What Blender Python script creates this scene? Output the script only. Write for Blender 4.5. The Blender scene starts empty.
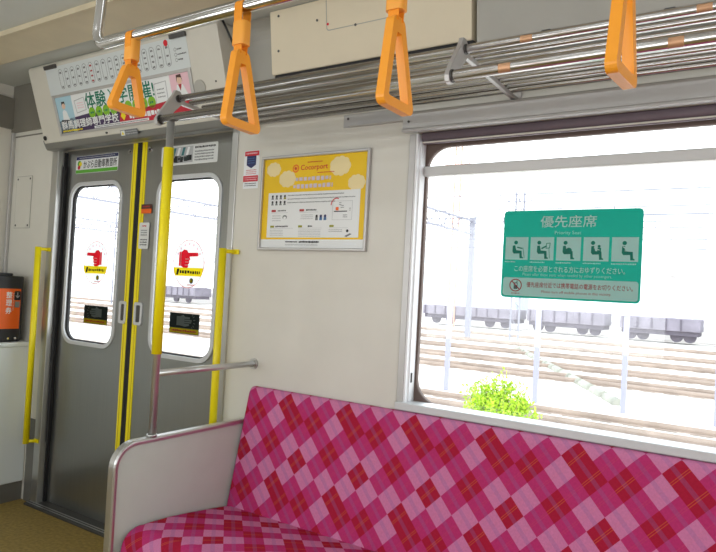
import bpy, bmesh, math, random
from mathutils import Vector, Matrix
from mathutils.geometry import tessellate_polygon

random.seed(7)
S = bpy.context.scene
COL = S.collection

# ------------------------------------------------------------------ camera
cd = bpy.data.cameras.new('camera')
cam = bpy.data.objects.new('camera', cd)
COL.objects.link(cam)
yaw, pitch, roll = 0.577755, 0.021645, 0.053634
fwd = Vector((-math.sin(yaw) * math.cos(pitch), math.cos(yaw) * math.cos(pitch), math.sin(pitch)))
rt = Vector((math.cos(yaw), math.sin(yaw), 0))
up = rt.cross(fwd)
r2 = rt * math.cos(roll) + up * math.sin(roll)
u2 = up * math.cos(roll) - rt * math.sin(roll)
mw = Matrix((r2, u2, -fwd)).transposed().to_4x4()
mw.translation = Vector((0.441, -2.053, 1.276))
cam.matrix_world = mw
cd.sensor_fit = 'HORIZONTAL'
cd.sensor_width = 36
cd.lens = 641.27 / 716 * 36
cd.clip_start = 0.02
cd.clip_end = 500
S.camera = cam

# ------------------------------------------------------------------ world, light, exposure
w = bpy.data.worlds.new('world')
S.world = w
w.use_nodes = True
nt = w.node_tree
bg = nt.nodes['Background']
tc = nt.nodes.new('ShaderNodeTexCoord')
sp = nt.nodes.new('ShaderNodeSeparateXYZ')
rmp = nt.nodes.new('ShaderNodeValToRGB')
rmp.color_ramp.elements[0].position = 0.0
rmp.color_ramp.elements[0].color = (0.97, 0.99, 1.0, 1)
rmp.color_ramp.elements[1].position = 0.7
rmp.color_ramp.elements[1].color = (0.86, 0.93, 1.0, 1)
nt.links.new(tc.outputs['Generated'], sp.inputs[0])
nt.links.new(sp.outputs['Z'], rmp.inputs[0])
nt.links.new(rmp.outputs[0], bg.inputs[0])
bg.inputs[1].default_value = 3.7
TUBE_STRENGTH = 4.5
S.view_settings.view_transform = 'Standard'
S.view_settings.look = 'None'
S.view_settings.exposure = 0.0
S.view_settings.gamma = 1.0
S.view_settings.use_curve_mapping = False
S.cycles.use_denoising = True
S.cycles.max_bounces = 10
S.cycles.diffuse_bounces = 5
S.cycles.glossy_bounces = 5
S.cycles.transparent_max_bounces = 16
S.cycles.sample_clamp_indirect = 6.0
S.cycles.caustics_reflective = False
S.cycles.caustics_refractive = False


def portal(x0, x1, y, z0, z1, sgn):
    l = bpy.data.lights.new('window_portal', 'AREA')
    l.shape = 'RECTANGLE'
    l.size = x1 - x0
    l.size_y = z1 - z0
    l.cycles.is_portal = True
    o = bpy.data.objects.new('window_portal', l)
    COL.objects.link(o)
    o.location = ((x0 + x1) / 2, y, (z0 + z1) / 2)
    o.rotation_euler = (math.radians(90 * sgn), 0, 0)


# ------------------------------------------------------------------ materials
MATS = {}


def sr(r, g, b):
    f = lambda c: ((c / 255 + 0.055) / 1.055) ** 2.4 if c > 10 else c / 255 / 12.92
    return (f(r), f(g), f(b), 1)


def mat(name, col, rough=0.5, metal=0.0, var=0.0, scale=20.0, bump=0.0, bscale=200.0, stretch=None, spec=None):
    m = bpy.data.materials.new(name)
    m.use_nodes = True
    t = m.node_tree
    b = t.nodes['Principled BSDF']
    b.inputs['Base Color'].default_value = col
    b.inputs['Roughness'].default_value = rough
    b.inputs['Metallic'].default_value = metal
    if spec is not None:
        b.inputs['Specular IOR Level'].default_value = spec
    if var > 0 or bump > 0:
        c = t.nodes.new('ShaderNodeTexCoord')
        mp = t.nodes.new('ShaderNodeMapping')
        if stretch:
            mp.inputs['Scale'].default_value = stretch
        t.links.new(c.outputs['Object'], mp.inputs[0])
    if var > 0:
        n = t.nodes.new('ShaderNodeTexNoise')
        n.inputs['Scale'].default_value = scale
        n.inputs['Detail'].default_value = 4
        t.links.new(mp.outputs[0], n.inputs[0])
        r = t.nodes.new('ShaderNodeValToRGB')
        r.color_ramp.elements[0].position = 0.3
        r.color_ramp.elements[1].position = 0.7
        r.color_ramp.elements[0].color = tuple(max(0, x * (1 - var)) for x in col[:3]) + (1,)
        r.color_ramp.elements[1].color = tuple(min(1, x * (1 + var)) for x in col[:3]) + (1,)
        t.links.new(n.outputs[0], r.inputs[0])
        t.links.new(r.outputs[0], b.inputs['Base Color'])
    if bump > 0:
        n = t.nodes.new('ShaderNodeTexNoise')
        n.inputs['Scale'].default_value = bscale
        t.links.new(mp.outputs[0], n.inputs[0])
        bp = t.nodes.new('ShaderNodeBump')
        bp.inputs['Strength'].default_value = bump
        bp.inputs['Distance'].default_value = 0.002
        t.links.new(n.outputs[0], bp.inputs['Height'])
        t.links.new(bp.outputs[0], b.inputs['Normal'])
    MATS[name] = m
    return m


def emit(name, col, s):
    m = bpy.data.materials.new(name)
    m.use_nodes = True
    t = m.node_tree
    t.nodes.remove(t.nodes['Principled BSDF'])
    e = t.nodes.new('ShaderNodeEmission')
    e.inputs[0].default_value = col
    e.inputs[1].default_value = s
    t.links.new(e.outputs[0], t.nodes['Material Output'].inputs[0])
    MATS[name] = m


def glass(name):
    m = bpy.data.materials.new(name)
    m.use_nodes = True
    t = m.node_tree
    t.nodes.remove(t.nodes['Principled BSDF'])
    tr = t.nodes.new('ShaderNodeBsdfTransparent')
    tr.inputs[0].default_value = (0.97, 0.985, 0.98, 1)
    g = t.nodes.new('ShaderNodeBsdfGlossy')
    g.inputs['Roughness'].default_value = 0.02
    lw = t.nodes.new('ShaderNodeLayerWeight')
    lw.inputs[0].default_value = 0.5
    pw = t.nodes.new('ShaderNodeMath')
    pw.operation = 'POWER'
    pw.inputs[1].default_value = 5.0
    t.links.new(lw.outputs['Facing'], pw.inputs[0])
    fr = t.nodes.new('ShaderNodeMath')
    fr.operation = 'MULTIPLY_ADD'
    fr.inputs[1].default_value = 0.96
    fr.inputs[2].default_value = 0.04
    t.links.new(pw.outputs[0], fr.inputs[0])
    mx = t.nodes.new('ShaderNodeMixShader')
    t.links.new(fr.outputs[0], mx.inputs[0])
    t.links.new(tr.outputs[0], mx.inputs[1])
    t.links.new(g.outputs[0], mx.inputs[2])
    t.links.new(mx.outputs[0], t.nodes['Material Output'].inputs[0])
    MATS[name] = m


mat('wall_cream', sr(222, 219, 209), 0.42, var=0.025, scale=6, bump=0.08, bscale=500)
mat('wall_lower', sr(226, 219, 209), 0.42)
mat('cove_grey', sr(176, 174, 166), 0.5, var=0.03, scale=8)
mat('cove_dark', sr(128, 124, 114), 0.5, var=0.05, scale=6)
mat('ceiling_grey', sr(196, 198, 192), 0.55, var=0.02, scale=5)
mat('ceiling_cream', sr(205, 192, 164), 0.5, var=0.04, scale=9)
mat('box_cream', sr(228, 216, 190), 0.5, var=0.02, scale=8)
mat('header_cream', sr(214, 210, 198), 0.42, var=0.02, scale=9)
mat('panel_white', sr(232, 238, 238), 0.4)
mat('partition_grey', sr(208, 221, 211), 0.45, var=0.02, scale=12)
mat('steel_door', (0.36, 0.365, 0.35, 1), 0.30, 0.92, var=0.03, scale=4, stretch=(30, 30, 0.6), bump=0.02)
mat('fascia_steel', (0.31, 0.31, 0.30, 1), 0.34, 0.9, var=0.04, scale=5)
mat('reveal_white', sr(242, 242, 244), 0.5)
mat('steel', (0.60, 0.60, 0.585, 1), 0.33, 0.92, var=0.04, scale=5)
mat('aluminium', sr(196, 194, 192), 0.42, 0.55, var=0.02, scale=6)
mat('aluminium_light', sr(214, 216, 218), 0.38, 0.35, var=0.02, scale=6)
mat('chrome', (0.72, 0.71, 0.70, 1), 0.13, 1.0)
mat('rack_steel', (0.66, 0.64, 0.63, 1), 0.2, 1.0)
mat('rail_rub', sr(206, 160, 124), 0.4, 0.6)
mat('pole_steel', (0.68, 0.68, 0.67, 1), 0.30, 0.85)
mat('dark_steel', sr(92, 90, 88), 0.45, 0.6)
mat('rubber', sr(28, 27, 29), 0.6)
mat('gasket', sr(96, 78, 70), 0.6)
mat('blind', sr(112, 98, 106), 0.6, var=0.05, scale=20)
mat('yellow', sr(250, 230, 14), 0.38, var=0.02, scale=20)
mat('yellow_dark', sr(196, 170, 20), 0.5)
mat('orange', sr(246, 160, 40), 0.38, var=0.02, scale=30)
mat('orange_belt', sr(236, 146, 24), 0.65, var=0.06, scale=80)
mat('orange_sleeve', sr(244, 166, 62), 0.45)
mat('floor_mat', sr(150, 126, 66), 0.55, var=0.28, scale=60, bump=0.1, bscale=120)
mat('black', sr(22, 22, 24), 0.45)
mat('machine_black', sr(36, 37, 42), 0.5, var=0.05, scale=30)
mat('kick_grey', sr(120, 118, 112), 0.45, 0.3)
mat('seat_base', sr(120, 116, 112), 0.5)
glass('pane_glass')
# printing inks
INK = {'white': (238, 240, 240), 'offwhite': (226, 228, 226), 'green': (0, 176, 160), 'greenpic': (10, 140, 122), 'red': (206, 36, 52), 'crimson': (222, 24, 44),
       'pale': (240, 243, 246), 'inkblack': (30, 30, 34), 'grey': (120, 122, 124), 'lgrey': (186, 188, 190), 'navy': (38, 44, 96), 'lime': (96, 178, 52),
       'adgreen': (0, 120, 92), 'circlegreen': (134, 190, 40), 'purple': (66, 46, 88), 'adred': (196, 30, 52), 'pink': (238, 196, 206), 'skyblue': (176, 212, 226),
       'posteryellow': (246, 202, 16), 'cloud': (246, 226, 170), 'logored': (214, 72, 40), 'logoorange': (238, 120, 24), 'lavender': (216, 200, 214), 'stickorange': (244, 104, 24),
       'mapwhite': (216, 222, 222), 'stickyellow': (244, 220, 24), 'sbrown': (82, 52, 44), 'tagred': (176, 44, 48), 'tagolive': (150, 150, 30), 'teal': (60, 122, 124), 'handgrey': (128, 140, 136),
       'darkgreen': (38, 50, 48), 'skin': (232, 196, 170), 'bluefig': (70, 110, 160)}
for k, v in INK.items():
    mat('ink_' + k, sr(*v), 0.45)


def film(name, col, tr=0.45):
    """printed vinyl on a window pane: lets some daylight through"""
    m = mat(name, col, 0.45)
    t = m.node_tree
    b = t.nodes['Principled BSDF']
    x = t.nodes.new('ShaderNodeBsdfTranslucent')
    x.inputs[0].default_value = col
    mx = t.nodes.new('ShaderNodeMixShader')
    mx.inputs[0].default_value = tr
    t.links.new(b.outputs[0], mx.inputs[1])
    t.links.new(x.outputs[0], mx.inputs[2])
    t.links.new(mx.outputs[0], t.nodes['Material Output'].inputs[0])


for k, v in INK.items():
    film('film_' + k, sr(*v), 0.62 if k in ('green', 'pale', 'greenpic') else 0.68)
# outside
mat('gravel', sr(232, 226, 220), 0.9, var=0.12, scale=9)
mat('rail_brown', sr(160, 144, 134), 0.8, var=0.2, scale=1.5)
mat('sleeper', sr(228, 220, 212), 0.9, var=0.15, scale=3)
mat('post_paint', sr(154, 154, 178), 0.6)
mat('pale_concrete', sr(236, 232, 230), 0.8)
mat('wagon_grey', sr(132, 126, 138), 0.7, var=0.2, scale=1.2)
mat('wagon_dark', sr(96, 90, 102), 0.7, var=0.2, scale=1.5)
mat('mast_grey', sr(138, 138, 150), 0.6)
mat('wire_dark', sr(116, 116, 128), 0.6)
mat('mast_red', sr(206, 150, 132), 0.6)
mat('leaf', sr(164, 200, 36), 0.6, var=0.25, scale=4)
mat('twig', sr(150, 150, 80), 0.8)
mat('building_white', sr(236, 238, 240), 0.7)
mat('building_blue', sr(214, 222, 228), 0.6)
mat('cable_cover', sr(160, 160, 150), 0.8, var=0.15, scale=2)
emit('tube_light', (0.96, 0.99, 1.0, 1), TUBE_STRENGTH)


def fabric():
    m = bpy.data.materials.new('seat_fabric')
    m.use_nodes = True
    t = m.node_tree
    N, L = t.nodes, t.links
    b = N['Principled BSDF']
    b.inputs['Roughness'].default_value = 0.9
    b.inputs['Sheen Weight'].default_value = 0.0
    b.inputs['Specular IOR Level'].default_value = 0.04
    uv = N.new('ShaderNodeUVMap')
    uv.uv_map = 'cloth'
    s = N.new('ShaderNodeSeparateXYZ')
    L.new(uv.outputs[0], s.inputs[0])

    def M(op, a, b_=None, c=None):
        n = N.new('ShaderNodeMath')
        n.operation = op
        for i, q in enumerate((a, b_, c)):
            if q is None:
                continue
            if isinstance(q, (int, float)):
                n.inputs[i].default_value = q
            else:
                L.new(q, n.inputs[i])
        return n.outputs[0]
    a = M('ADD', M('ADD', s.outputs[0], s.outputs[1]), 600.5)
    c = M('ADD', M('SUBTRACT', s.outputs[0], s.outputs[1]), 600.5)
    fa, fc = M('FLOOR', a), M('FLOOR', c)
    r = M('MODULO', M('ADD', M('SUBTRACT', fa, fc), 600), 6)
    q = M('MODULO', M('ADD', fa, fc), 6)
    k = M('ADD', M('MULTIPLY', r, 6), q)
    dark = None
    for val in (0, 9, 23, 19, 28):
        e = M('COMPARE', k, val, 0.1)
        dark = e if dark is None else M('ADD', dark, e)
    odd = M('MODULO', r, 2)
    light = M('MULTIPLY', odd, M('SUBTRACT', 1, dark))
    nz = N.new('ShaderNodeTexNoise')
    nz.inputs['Scale'].default_value = 14.0
    L.new(uv.outputs[0], nz.inputs[0])

    def mix(f, x, y):
        n = N.new('ShaderNodeMix')
        n.data_type = 'RGBA'
        if isinstance(f, (int, float)):
            n.inputs[0].default_value = f
        else:
            L.new(f, n.inputs[0])
        for i, z in ((6, x), (7, y)):
            if isinstance(z, tuple):
                n.inputs[i].default_value = z
            else:
                L.new(z, n.inputs[i])
        return n.outputs[2]
    col = mix(dark, sr(188, 56, 112), sr(172, 36, 62))
    col = mix(light, col, sr(208, 126, 168))
    # plaid threads: blue grey along one diagonal, orange along the other
    ta = M('ABSOLUTE', M('SUBTRACT', M('FRACT', a), 0.5))
    tcx = M('ABSOLUTE', M('SUBTRACT', M('FRACT', c), 0.5))
    b1 = M('LESS_THAN', ta, 0.10)
    col = mix(M('MULTIPLY', b1, 0.23), col, sr(128, 104, 160))
    o1 = M('COMPARE', tcx, 0.045, 0.016)
    col = mix(M('MULTIPLY', o1, M('ADD', M('MULTIPLY', dark, 0.30), 0.08)), col, sr(226, 120, 50))
    v = N.new('ShaderNodeHueSaturation')
    L.new(col, v.inputs['Color'])
    L.new(M('ADD', M('MULTIPLY', nz.outputs[0], 0.3), 0.85), v.inputs['Value'])
    L.new(v.outputs[0], b.inputs['Base Color'])
    n2 = N.new('ShaderNodeTexNoise')
    n2.inputs['Scale'].default_value = 60
    L.new(uv.outputs[0], n2.inputs[0])
    bp = N.new('ShaderNodeBump')
    bp.inputs['Strength'].default_value = 0.25
    bp.inputs['Distance'].default_value = 0.002
    L.new(n2.outputs[0], bp.inputs['Height'])
    L.new(bp.outputs[0], b.inputs['Normal'])
    MATS['seat_fabric'] = m


fabric()


# ------------------------------------------------------------------ mesh helpers
def rrect(x0, x1, z0, z1, r, n=8):
    pts = []
    for cx, cz, a0 in ((x1 - r, z1 - r, 0), (x0 + r, z1 - r, 90), (x0 + r, z0 + r, 180), (x1 - r, z0 + r, 270)):
        for i in range(n + 1):
            a = math.radians(a0 + 90 * i / n)
            pts.append((cx + r * math.cos(a), cz + r * math.sin(a)))
    return pts


def disc(cx, cy, r, n=20, ry=None):
    ry = ry or r
    return [(cx + r * math.cos(2 * math.pi * i / n), cy + ry * math.sin(2 * math.pi * i / n)) for i in range(n)]


def fillet(path, r, n=6):
    P = [Vector(p) for p in path]
    out = [P[0]]
    for i in range(1, len(P) - 1):
        a = (P[i - 1] - P[i]).normalized()
        b = (P[i + 1] - P[i]).normalized()
        ang = a.angle(b)
        d = r / math.tan(ang / 2)
        p0, p1 = P[i] + a * d, P[i] + b * d
        c = P[i] + (a + b).normalized() * (r / math.sin(ang / 2))
        for k in range(n + 1):
            f = k / n
            v = (p0 - c).lerp(p1 - c, f).normalized() * r
            out.append(c + v)
    out.append(P[-1])
    return out


class MB:
    def __init__(self):
        self.v, self.f, self.m, self.s, self.names, self.uv = [], [], [], [], [], None

    def mi(self, name):
        if name not in self.names:
            self.names.append(name)
        return self.names.index(name)

    def add(self, vs, fs, m, smooth=False):
        o = len(self.v)
        i = self.mi(m)
        self.v += [tuple(p) for p in vs]
        for f in fs:
            self.f.append(tuple(o + q for q in f))
            self.m.append(i)
            self.s.append(smooth)
        return self

    def box(self, x0, x1, y0, y1, z0, z1, m, bev=0.0, seg=2):
        if bev <= 0:
            vs = [(x, y, z) for x in (x0, x1) for y in (y0, y1) for z in (z0, z1)]
            return self.add(vs, [(0, 1, 3, 2), (4, 6, 7, 5), (0, 4, 5, 1), (2, 3, 7, 6), (0, 2, 6, 4), (1, 5, 7, 3)], m)
        bm = bmesh.new()
        bmesh.ops.create_cube(bm, size=1)
        for q in bm.verts:
            q.co = Vector(((x0 + x1) / 2 + q.co.x * (x1 - x0), (y0 + y1) / 2 + q.co.y * (y1 - y0), (z0 + z1) / 2 + q.co.z * (z1 - z0)))
        bmesh.ops.bevel(bm, geom=list(bm.edges), offset=bev, segments=seg, profile=0.5, affect='EDGES')
        bm.verts.index_update()
        self.add([q.co for q in bm.verts], [[q.index for q in f.verts] for f in bm.faces], m)
        bm.free()
        return self

    def tube(self, path, r, m, seg=16, caps=True, rx=None, flat=None):
        P = [Vector(p) for p in path]
        n = len(P)
        T = []
        for i in range(n):
            d = (P[min(i + 1, n - 1)] - P[max(i - 1, 0)])
            T.append(d.normalized())
        up_ = Vector((0, 0, 1)) if abs(T[0].z) < 0.9 else Vector((1, 0, 0))
        nrm = (up_ - T[0] * up_.dot(T[0])).normalized()
        vs, fs = [], []
        for i in range(n):
            nrm = (nrm - T[i] * nrm.dot(T[i])).normalized()
            b = T[i].cross(nrm)
            for k in range(seg):
                a = 2 * math.pi * k / seg
                vs.append(P[i] + nrm * r * math.cos(a) + b * (rx or r) * math.sin(a))
        for i in range(n - 1):
            for k in range(seg):
                k2 = (k + 1) % seg
                fs.append((i * seg + k, i * seg + k2, (i + 1) * seg + k2, (i + 1) * seg + k))
        self.add(vs, fs, m, True)
        if caps:
            self.add(vs[:seg], [tuple(reversed(range(seg)))], m)
            self.add(vs[-seg:], [tuple(range(seg))], m)
        return self

    def strip(self, prof, place, a0, a1, m, closed=True, caps=True, smooth=False):
        """a 2-D profile swept straight between place(p, a0) and place(p, a1)"""
        n = len(prof)
        vs = [place(p, a0) for p in prof] + [place(p, a1) for p in prof]
        fs = [(i, (i + 1) % n, n + (i + 1) % n, n + i) for i in range(n if closed else n - 1)]
        self.add(vs, fs, m, smooth)
        if caps and closed:
            tri = tessellate_polygon([[Vector((p[0], p[1], 0)) for p in prof]])
            self.add(vs[:n], [tuple(t) for t in tri], m)
            self.add(vs[n:], [tuple(t) for t in tri], m)
        return self

    def plate(self, outer, holes, place, a0, a1, m, smooth_side=False):
        """flat plate with holes: 2-D loops, thickness from a0 to a1"""
        loops = [outer] + list(holes)
        flat = [p for l in loops for p in l]
        k = len(outer)
        if len(holes) == 1 and len(holes[0]) == k and k > 4:
            tri = [(i, (i + 1) % k, k + (i + 1) % k, k + i) for i in range(k)]
        else:
            tri = tessellate_polygon([[Vector((p[0], p[1], 0)) for p in l] for l in loops])
        n = len(flat)
        vs = [place(p, a0) for p in flat] + [place(p, a1) for p in flat]
        self.add(vs, [tuple(t) for t in tri] + [tuple(q + n for q in t) for t in tri], m)
        o = 0
        fs = []
        for l in loops:
            k = len(l)
            fs += [(o + i, o + (i + 1) % k, n + o + (i + 1) % k, n + o + i) for i in range(k)]
            o += k
        self.add(vs, fs, m, smooth_side)
        return self


def obj(name, mb, parent=None, bevel=0.0, **props):
    me = bpy.data.meshes.new(name)
    me.from_pydata(mb.v, [], mb.f)
    for nme in mb.names:
        me.materials.append(MATS[nme])
    me.polygons.foreach_set('material_index', mb.m)
    me.polygons.foreach_set('use_smooth', mb.s)
    if mb.uv is not None:
        l = me.uv_layers.new(name='cloth')
        for lp in me.loops:
            l.data[lp.index].uv = mb.uv[lp.vertex_index]
    bm = bmesh.new()
    bm.from_mesh(me)
    if mb.uv is None:
        bmesh.ops.remove_doubles(bm, verts=bm.verts, dist=1e-6)
    bmesh.ops.recalc_face_normals(bm, faces=bm.faces)
    bm.to_mesh(me)
    bm.free()
    o = bpy.data.objects.new(name, me)
    COL.objects.link(o)
    if bevel > 0:
        md = o.modifiers.new('bevel', 'BEVEL')
        md.width = bevel
        md.segments = 2
        md.limit_method = 'ANGLE'
        md.angle_limit = math.radians(35)
    if parent is not None:
        o.parent = parent
        o.matrix_parent_inverse = Matrix.Translation(parent.location).inverted()
    for k, v in props.items():
        o[k] = v
    return o


def thing(name, loc, label, category, group=None):
    o = bpy.data.objects.new(name, None)
    o.empty_display_size = 0.05
    COL.objects.link(o)
    o.location = loc
    o['label'] = label
    o['category'] = category
    if group:
        o['group'] = group
    return o


def tag(o, label, category, group=None, kind=None):
    o['label'] = label
    o['category'] = category
    if group:
        o['group'] = group
    if kind:
        o['kind'] = kind
    return o


def struct(name, mb, parent=None, bevel=0.0, label=None):
    o = obj(name, mb, parent, bevel)
    if parent is None:
        o['kind'] = 'structure'
        if label:
            o['label'] = label
    return o


XZ = lambda p, y: (p[0], y, p[1])     # loops drawn in x,z ; depth y
YZ = lambda p, x: (x, p[0], p[1])     # loops drawn in y,z ; depth x

_tc = {}


def text2d(s, bold=0.0):
    key = (s, bold)
    if key in _tc:
        return _tc[key]
    cu = bpy.data.curves.new('t', 'FONT')
    cu.body = s
    cu.resolution_u = 2
    cu.offset = bold
    o = bpy.data.objects.new('t', cu)
    COL.objects.link(o)
    dg = bpy.context.evaluated_depsgraph_get()
    me = bpy.data.meshes.new_from_object(o.evaluated_get(dg))
    vs = [(q.co.x, q.co.y) for q in me.vertices]
    fs = [tuple(p.vertices) for p in me.polygons]
    bpy.data.objects.remove(o)
    bpy.data.curves.remove(cu)
    bpy.data.meshes.remove(me)
    x0, x1 = min(p[0] for p in vs), max(p[0] for p in vs)
    y0, y1 = min(p[1] for p in vs), max(p[1] for p in vs)
    vs = [((p[0] - x0) / (x1 - x0), (p[1] - y0) / (y1 - y0)) for p in vs]
    _tc[key] = (vs, fs)
    return _tc[key]


class Print:
    """flat printing on a surface. Origin at the lower left, a along ux, b along uy, layers raised along n; a,b in metres"""

    def __init__(self, o, ux, uy, lift=0.0003):
        self.o, self.ux, self.uy = Vector(o), Vector(ux).normalized(), Vector(uy).normalized()
        self.n = self.ux.cross(self.uy)
        self.mb = MB()
        self.lift = lift
        self.c0 = 0.0

    def P(self, p, c):
        return self.o + self.ux * p[0] + self.uy * p[1] + self.n * c

    def sheet(self, loop, th, m):
        self.mb.plate(loop, [], lambda p, c: self.P(p, c), 0, th, m)
        self.c0 = th
        return self

    def poly(self, loop, m, layer=1, holes=()):
        loops = [loop] + list(holes)
        flat = [p for l in loops for p in l]
        tri = tessellate_polygon([[Vector((p[0], p[1], 0)) for p in l] for l in loops])
        self.mb.add([self.P(p, self.c0 + layer * self.lift) for p in flat], [tuple(t) for t in tri], m)
        return self

    def rect(self, a0, b0, a1, b1, m, layer=1):
        return self.poly([(a0, b0), (a1, b0), (a1, b1), (a0, b1)], m, layer)

    def line(self, p, q, wd, m, layer=1):
        d = Vector((q[0] - p[0], q[1] - p[1]))
        nn = Vector((-d.y, d.x)).normalized() * wd / 2
        return self.poly([(p[0] + nn.x, p[1] + nn.y), (q[0] + nn.x, q[1] + nn.y), (q[0] - nn.x, q[1] - nn.y), (p[0] - nn.x, p[1] - nn.y)], m, layer)

    def text(self, s, a0, b0, a1, b1, m, layer=2, bold=0.0):
        vs, fs = text2d(s, 0.0)
        e = bold * (b1 - b0) * 1.3
        for i, (da, db) in enumerate(((0, 0),) if e == 0 else ((-e, 0), (e, 0), (0, e), (0, -e))):
            self.mb.add([self.P((a0 + da + p[0] * (a1 - a0), b0 + db + p[1] * (b1 - b0)), self.c0 + (layer + 0.05 * i) * self.lift) for p in vs], fs, m)
        return self

    def bars(self, a0, b0, a1, b1, m, rows=1, layer=2, fill=0.55, gap=0.35):
        """a row (or rows) of type too small to read"""
        rh = (b1 - b0) / rows
        for r in range(rows):
            x = a0
            y0 = b1 - (r + 1) * rh + rh * (1 - fill) / 2
            while x < a1:
                wd = rh * fill * random.uniform(0.5, 1.0)
                self.rect(x, y0 + rh * fill * random.uniform(0, 0.2), min(a1, x + wd), y0 + rh * fill * random.uniform(0.8, 1), m, layer)
                x += wd + rh * gap * 0.5
        return self


def fist(pr, cx, cy, s, m, layer=3, flip=1, m2='film_white'):
    """a hand with a pointing forefinger, about s wide"""
    q = lambda l: [(cx + flip * x * s, cy + y * s) for x, y in l]
    pr.poly(q([(-0.5, 0.06), (-0.5, 0.15), (-0.45, 0.18), (-0.02, 0.17), (0.05, 0.26), (0.2, 0.28), (0.3, 0.2), (0.42, 0.2), (0.42, -0.28), (0.3, -0.28), (0.18, -0.34), (0.0, -0.34),
               (-0.06, -0.28), (-0.03, -0.22), (-0.1, -0.17), (-0.07, -0.1), (-0.13, -0.05), (-0.09, 0.04)]), m, layer)
    for yy in (-0.04, -0.14, -0.24):
        pr.line((cx - flip * 0.06 * s, cy + yy * s), (cx + flip * 0.12 * s, cy + yy * s), 0.03 * s, m2, layer + 1)
    pr.line((cx + flip * 0.33 * s, cy - 0.28 * s), (cx + flip * 0.33 * s, cy + 0.2 * s), 0.03 * s, m2, layer + 1)


# ------------------------------------------------------------------ key dimensions
XL, XR = -3.40, 4.6            # car ends
YB = -2.78                     # wall behind the camera
ZC = 2.375
DL, DR, SEAM, DTOP = -2.98, -1.561, -2.2925, 1.965
WL, WR, WB, WT = -0.667, 1.62, 0.872, 1.86

# ------------------------------------------------------------------ setting
b = MB().box(XL - 0.1, XR + 0.1, YB - 0.1, 0.12, -0.06, 0.0, 'floor_mat')
struct('floor', b)

b = MB()
Y0, Y1 = 0.0, 0.075
b.box(XL - 0.1, DL, Y0, Y1, 0, 2.5, 'wall_cream')
b.box(DL, DR, Y0, Y1, DTOP, 2.5, 'wall_cream')
b.box(DR, WL, Y0, Y1, 0, 2.5, 'wall_cream')
b.box(WL, WR, Y0, Y1, 0, WB, 'wall_cream')
b.box(WL, WR, Y0, Y1, WT, 2.5, 'wall_cream')
b.box(WR, XR + 0.1, Y0, Y1, 0, 2.5, 'wall_cream')
struct('wall_back', b)
struct('wall_left', MB().box(XL - 0.1, XL, YB, 0, 0, 2.5, 'wall_cream'))
struct('wall_right', MB().box(XR, XR + 0.1, YB, 0, 0, 2.5, 'wall_cream'))
# the wall behind the camera, with its two large windows and a door window
loops = [[(-2.1, 0.9), (-0.2, 0.9), (-0.2, 1.85), (-2.1, 1.85)], [(0.3, 0.9), (3.9, 0.9), (3.9, 1.85), (0.3, 1.85)], [(-3.2, 0.9), (-2.4, 0.9), (-2.4, 1.85), (-3.2, 1.85)]]
struct('wall_front', MB().plate([(XL, 0), (XR, 0), (XR, 2.5), (XL, 2.5)], loops, XZ, YB - 0.08, YB, 'wall_cream'))
for l in loops:
    portal(l[0][0], l[1][0], YB - 0.02, l[0][1], l[2][1], 1)
portal(WL, WR, 0.07, WB, WT, -1)

b = MB()
b.box(XL - 0.1, XR + 0.1, YB - 0.1, 0.12, ZC, ZC + 0.1, 'ceiling_grey')
struct('ceiling', b)
# cream duct band along the ceiling edge
b = MB().strip([(-0.305, ZC), (-0.312, 2.352), (-0.51, 2.362), (-0.519, 2.352), (-0.53, 2.352), (-0.53, ZC)], YZ, XL, XR, 'ceiling_cream')
struct('trim_1', b)
# curved cove between wall and ceiling
prof = [(0.0, 2.02)] + [(-0.20 + 0.20 * math.cos(math.radians(a)), 2.175 + 0.2 * math.sin(math.radians(a))) for a in range(0, 91, 10)] + [(0.0, ZC)]
b = MB().strip([(-0.001, 2.03)] + [(-0.11 + 0.10 * math.cos(math.radians(a)), 2.272 + 0.10 * math.sin(math.radians(a))) for a in range(0, 91, 10)] + [(0.0, ZC), (0, 2.03)], YZ, -1.54, XR, 'cove_grey', smooth=False)
struct('trim_2', b)
# dark grey upper lining in the corner left of the door
b = MB()
b.box(XL, DL + 0.015, -0.02, 0, 2.10, ZC, 'cove_dark')
pr_ = [(-0.021, 2.118), (-0.021, 2.30)] + [(-0.021 - 0.35 * math.sin(math.radians(a)), 2.30 + 0.07 * (1 - math.cos(math.radians(a)))) for a in range(15, 91, 15)] + [(-1.2, 2.374), (-1.2, 2.118)]
b.strip(pr_, YZ, XL, XL + 0.02, 'cove_dark')
struct('trim_3', b)
# corner strip and panel joints on the left wall
b = MB()
b.box(XL, XL + 0.02, -0.02, 0, 0.0, 2.1, 'aluminium', 0.004)
b.box(XL + 0.02, DL, -0.002, 0, 2.07, 2.078, 'cove_dark')
struct('trim_4', b)
# door jambs and threshold
b = MB()
b.box(DL, -2.922, -0.006, 0.05, 0, DTOP, 'steel', 0.003)
b.box(-3.056, DL, -0.004, 0.0, 0, 0.46, 'kick_grey')
struct('trim_5', b)
b = MB()
b.box(-1.597, DR, -0.006, 0.05, 0, DTOP, 'steel', 0.003)
struct('trim_6', b)
b = MB()
b.box(DL, DR, -0.045, 0.075, 0.0, 0.012, 'dark_steel', 0.003)
b.box(DL, DR, -0.03, -0.022, 0.0121, 0.0135, 'steel')
b.box(DL, DR, -0.012, -0.004, 0.0121, 0.0135, 'steel')
struct('trim_7', b)
b = MB().box(-2.9225, -2.906, 0.024, 0.049, 0.34, 1.88, 'rubber', 0.006, 3)
b.box(-2.9225, -2.914, 0.03, 0.0495, 0.013, 1.955, 'rubber')
struct('trim_8', b)
# skirting and heater casing under the seat
struct('baseboard_back', MB().box(-1.55, XR, -0.012, 0, 0, 0.10, 'kick_grey'))

# ------------------------------------------------------------------ sliding door leaves
DY = 0.05


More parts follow.
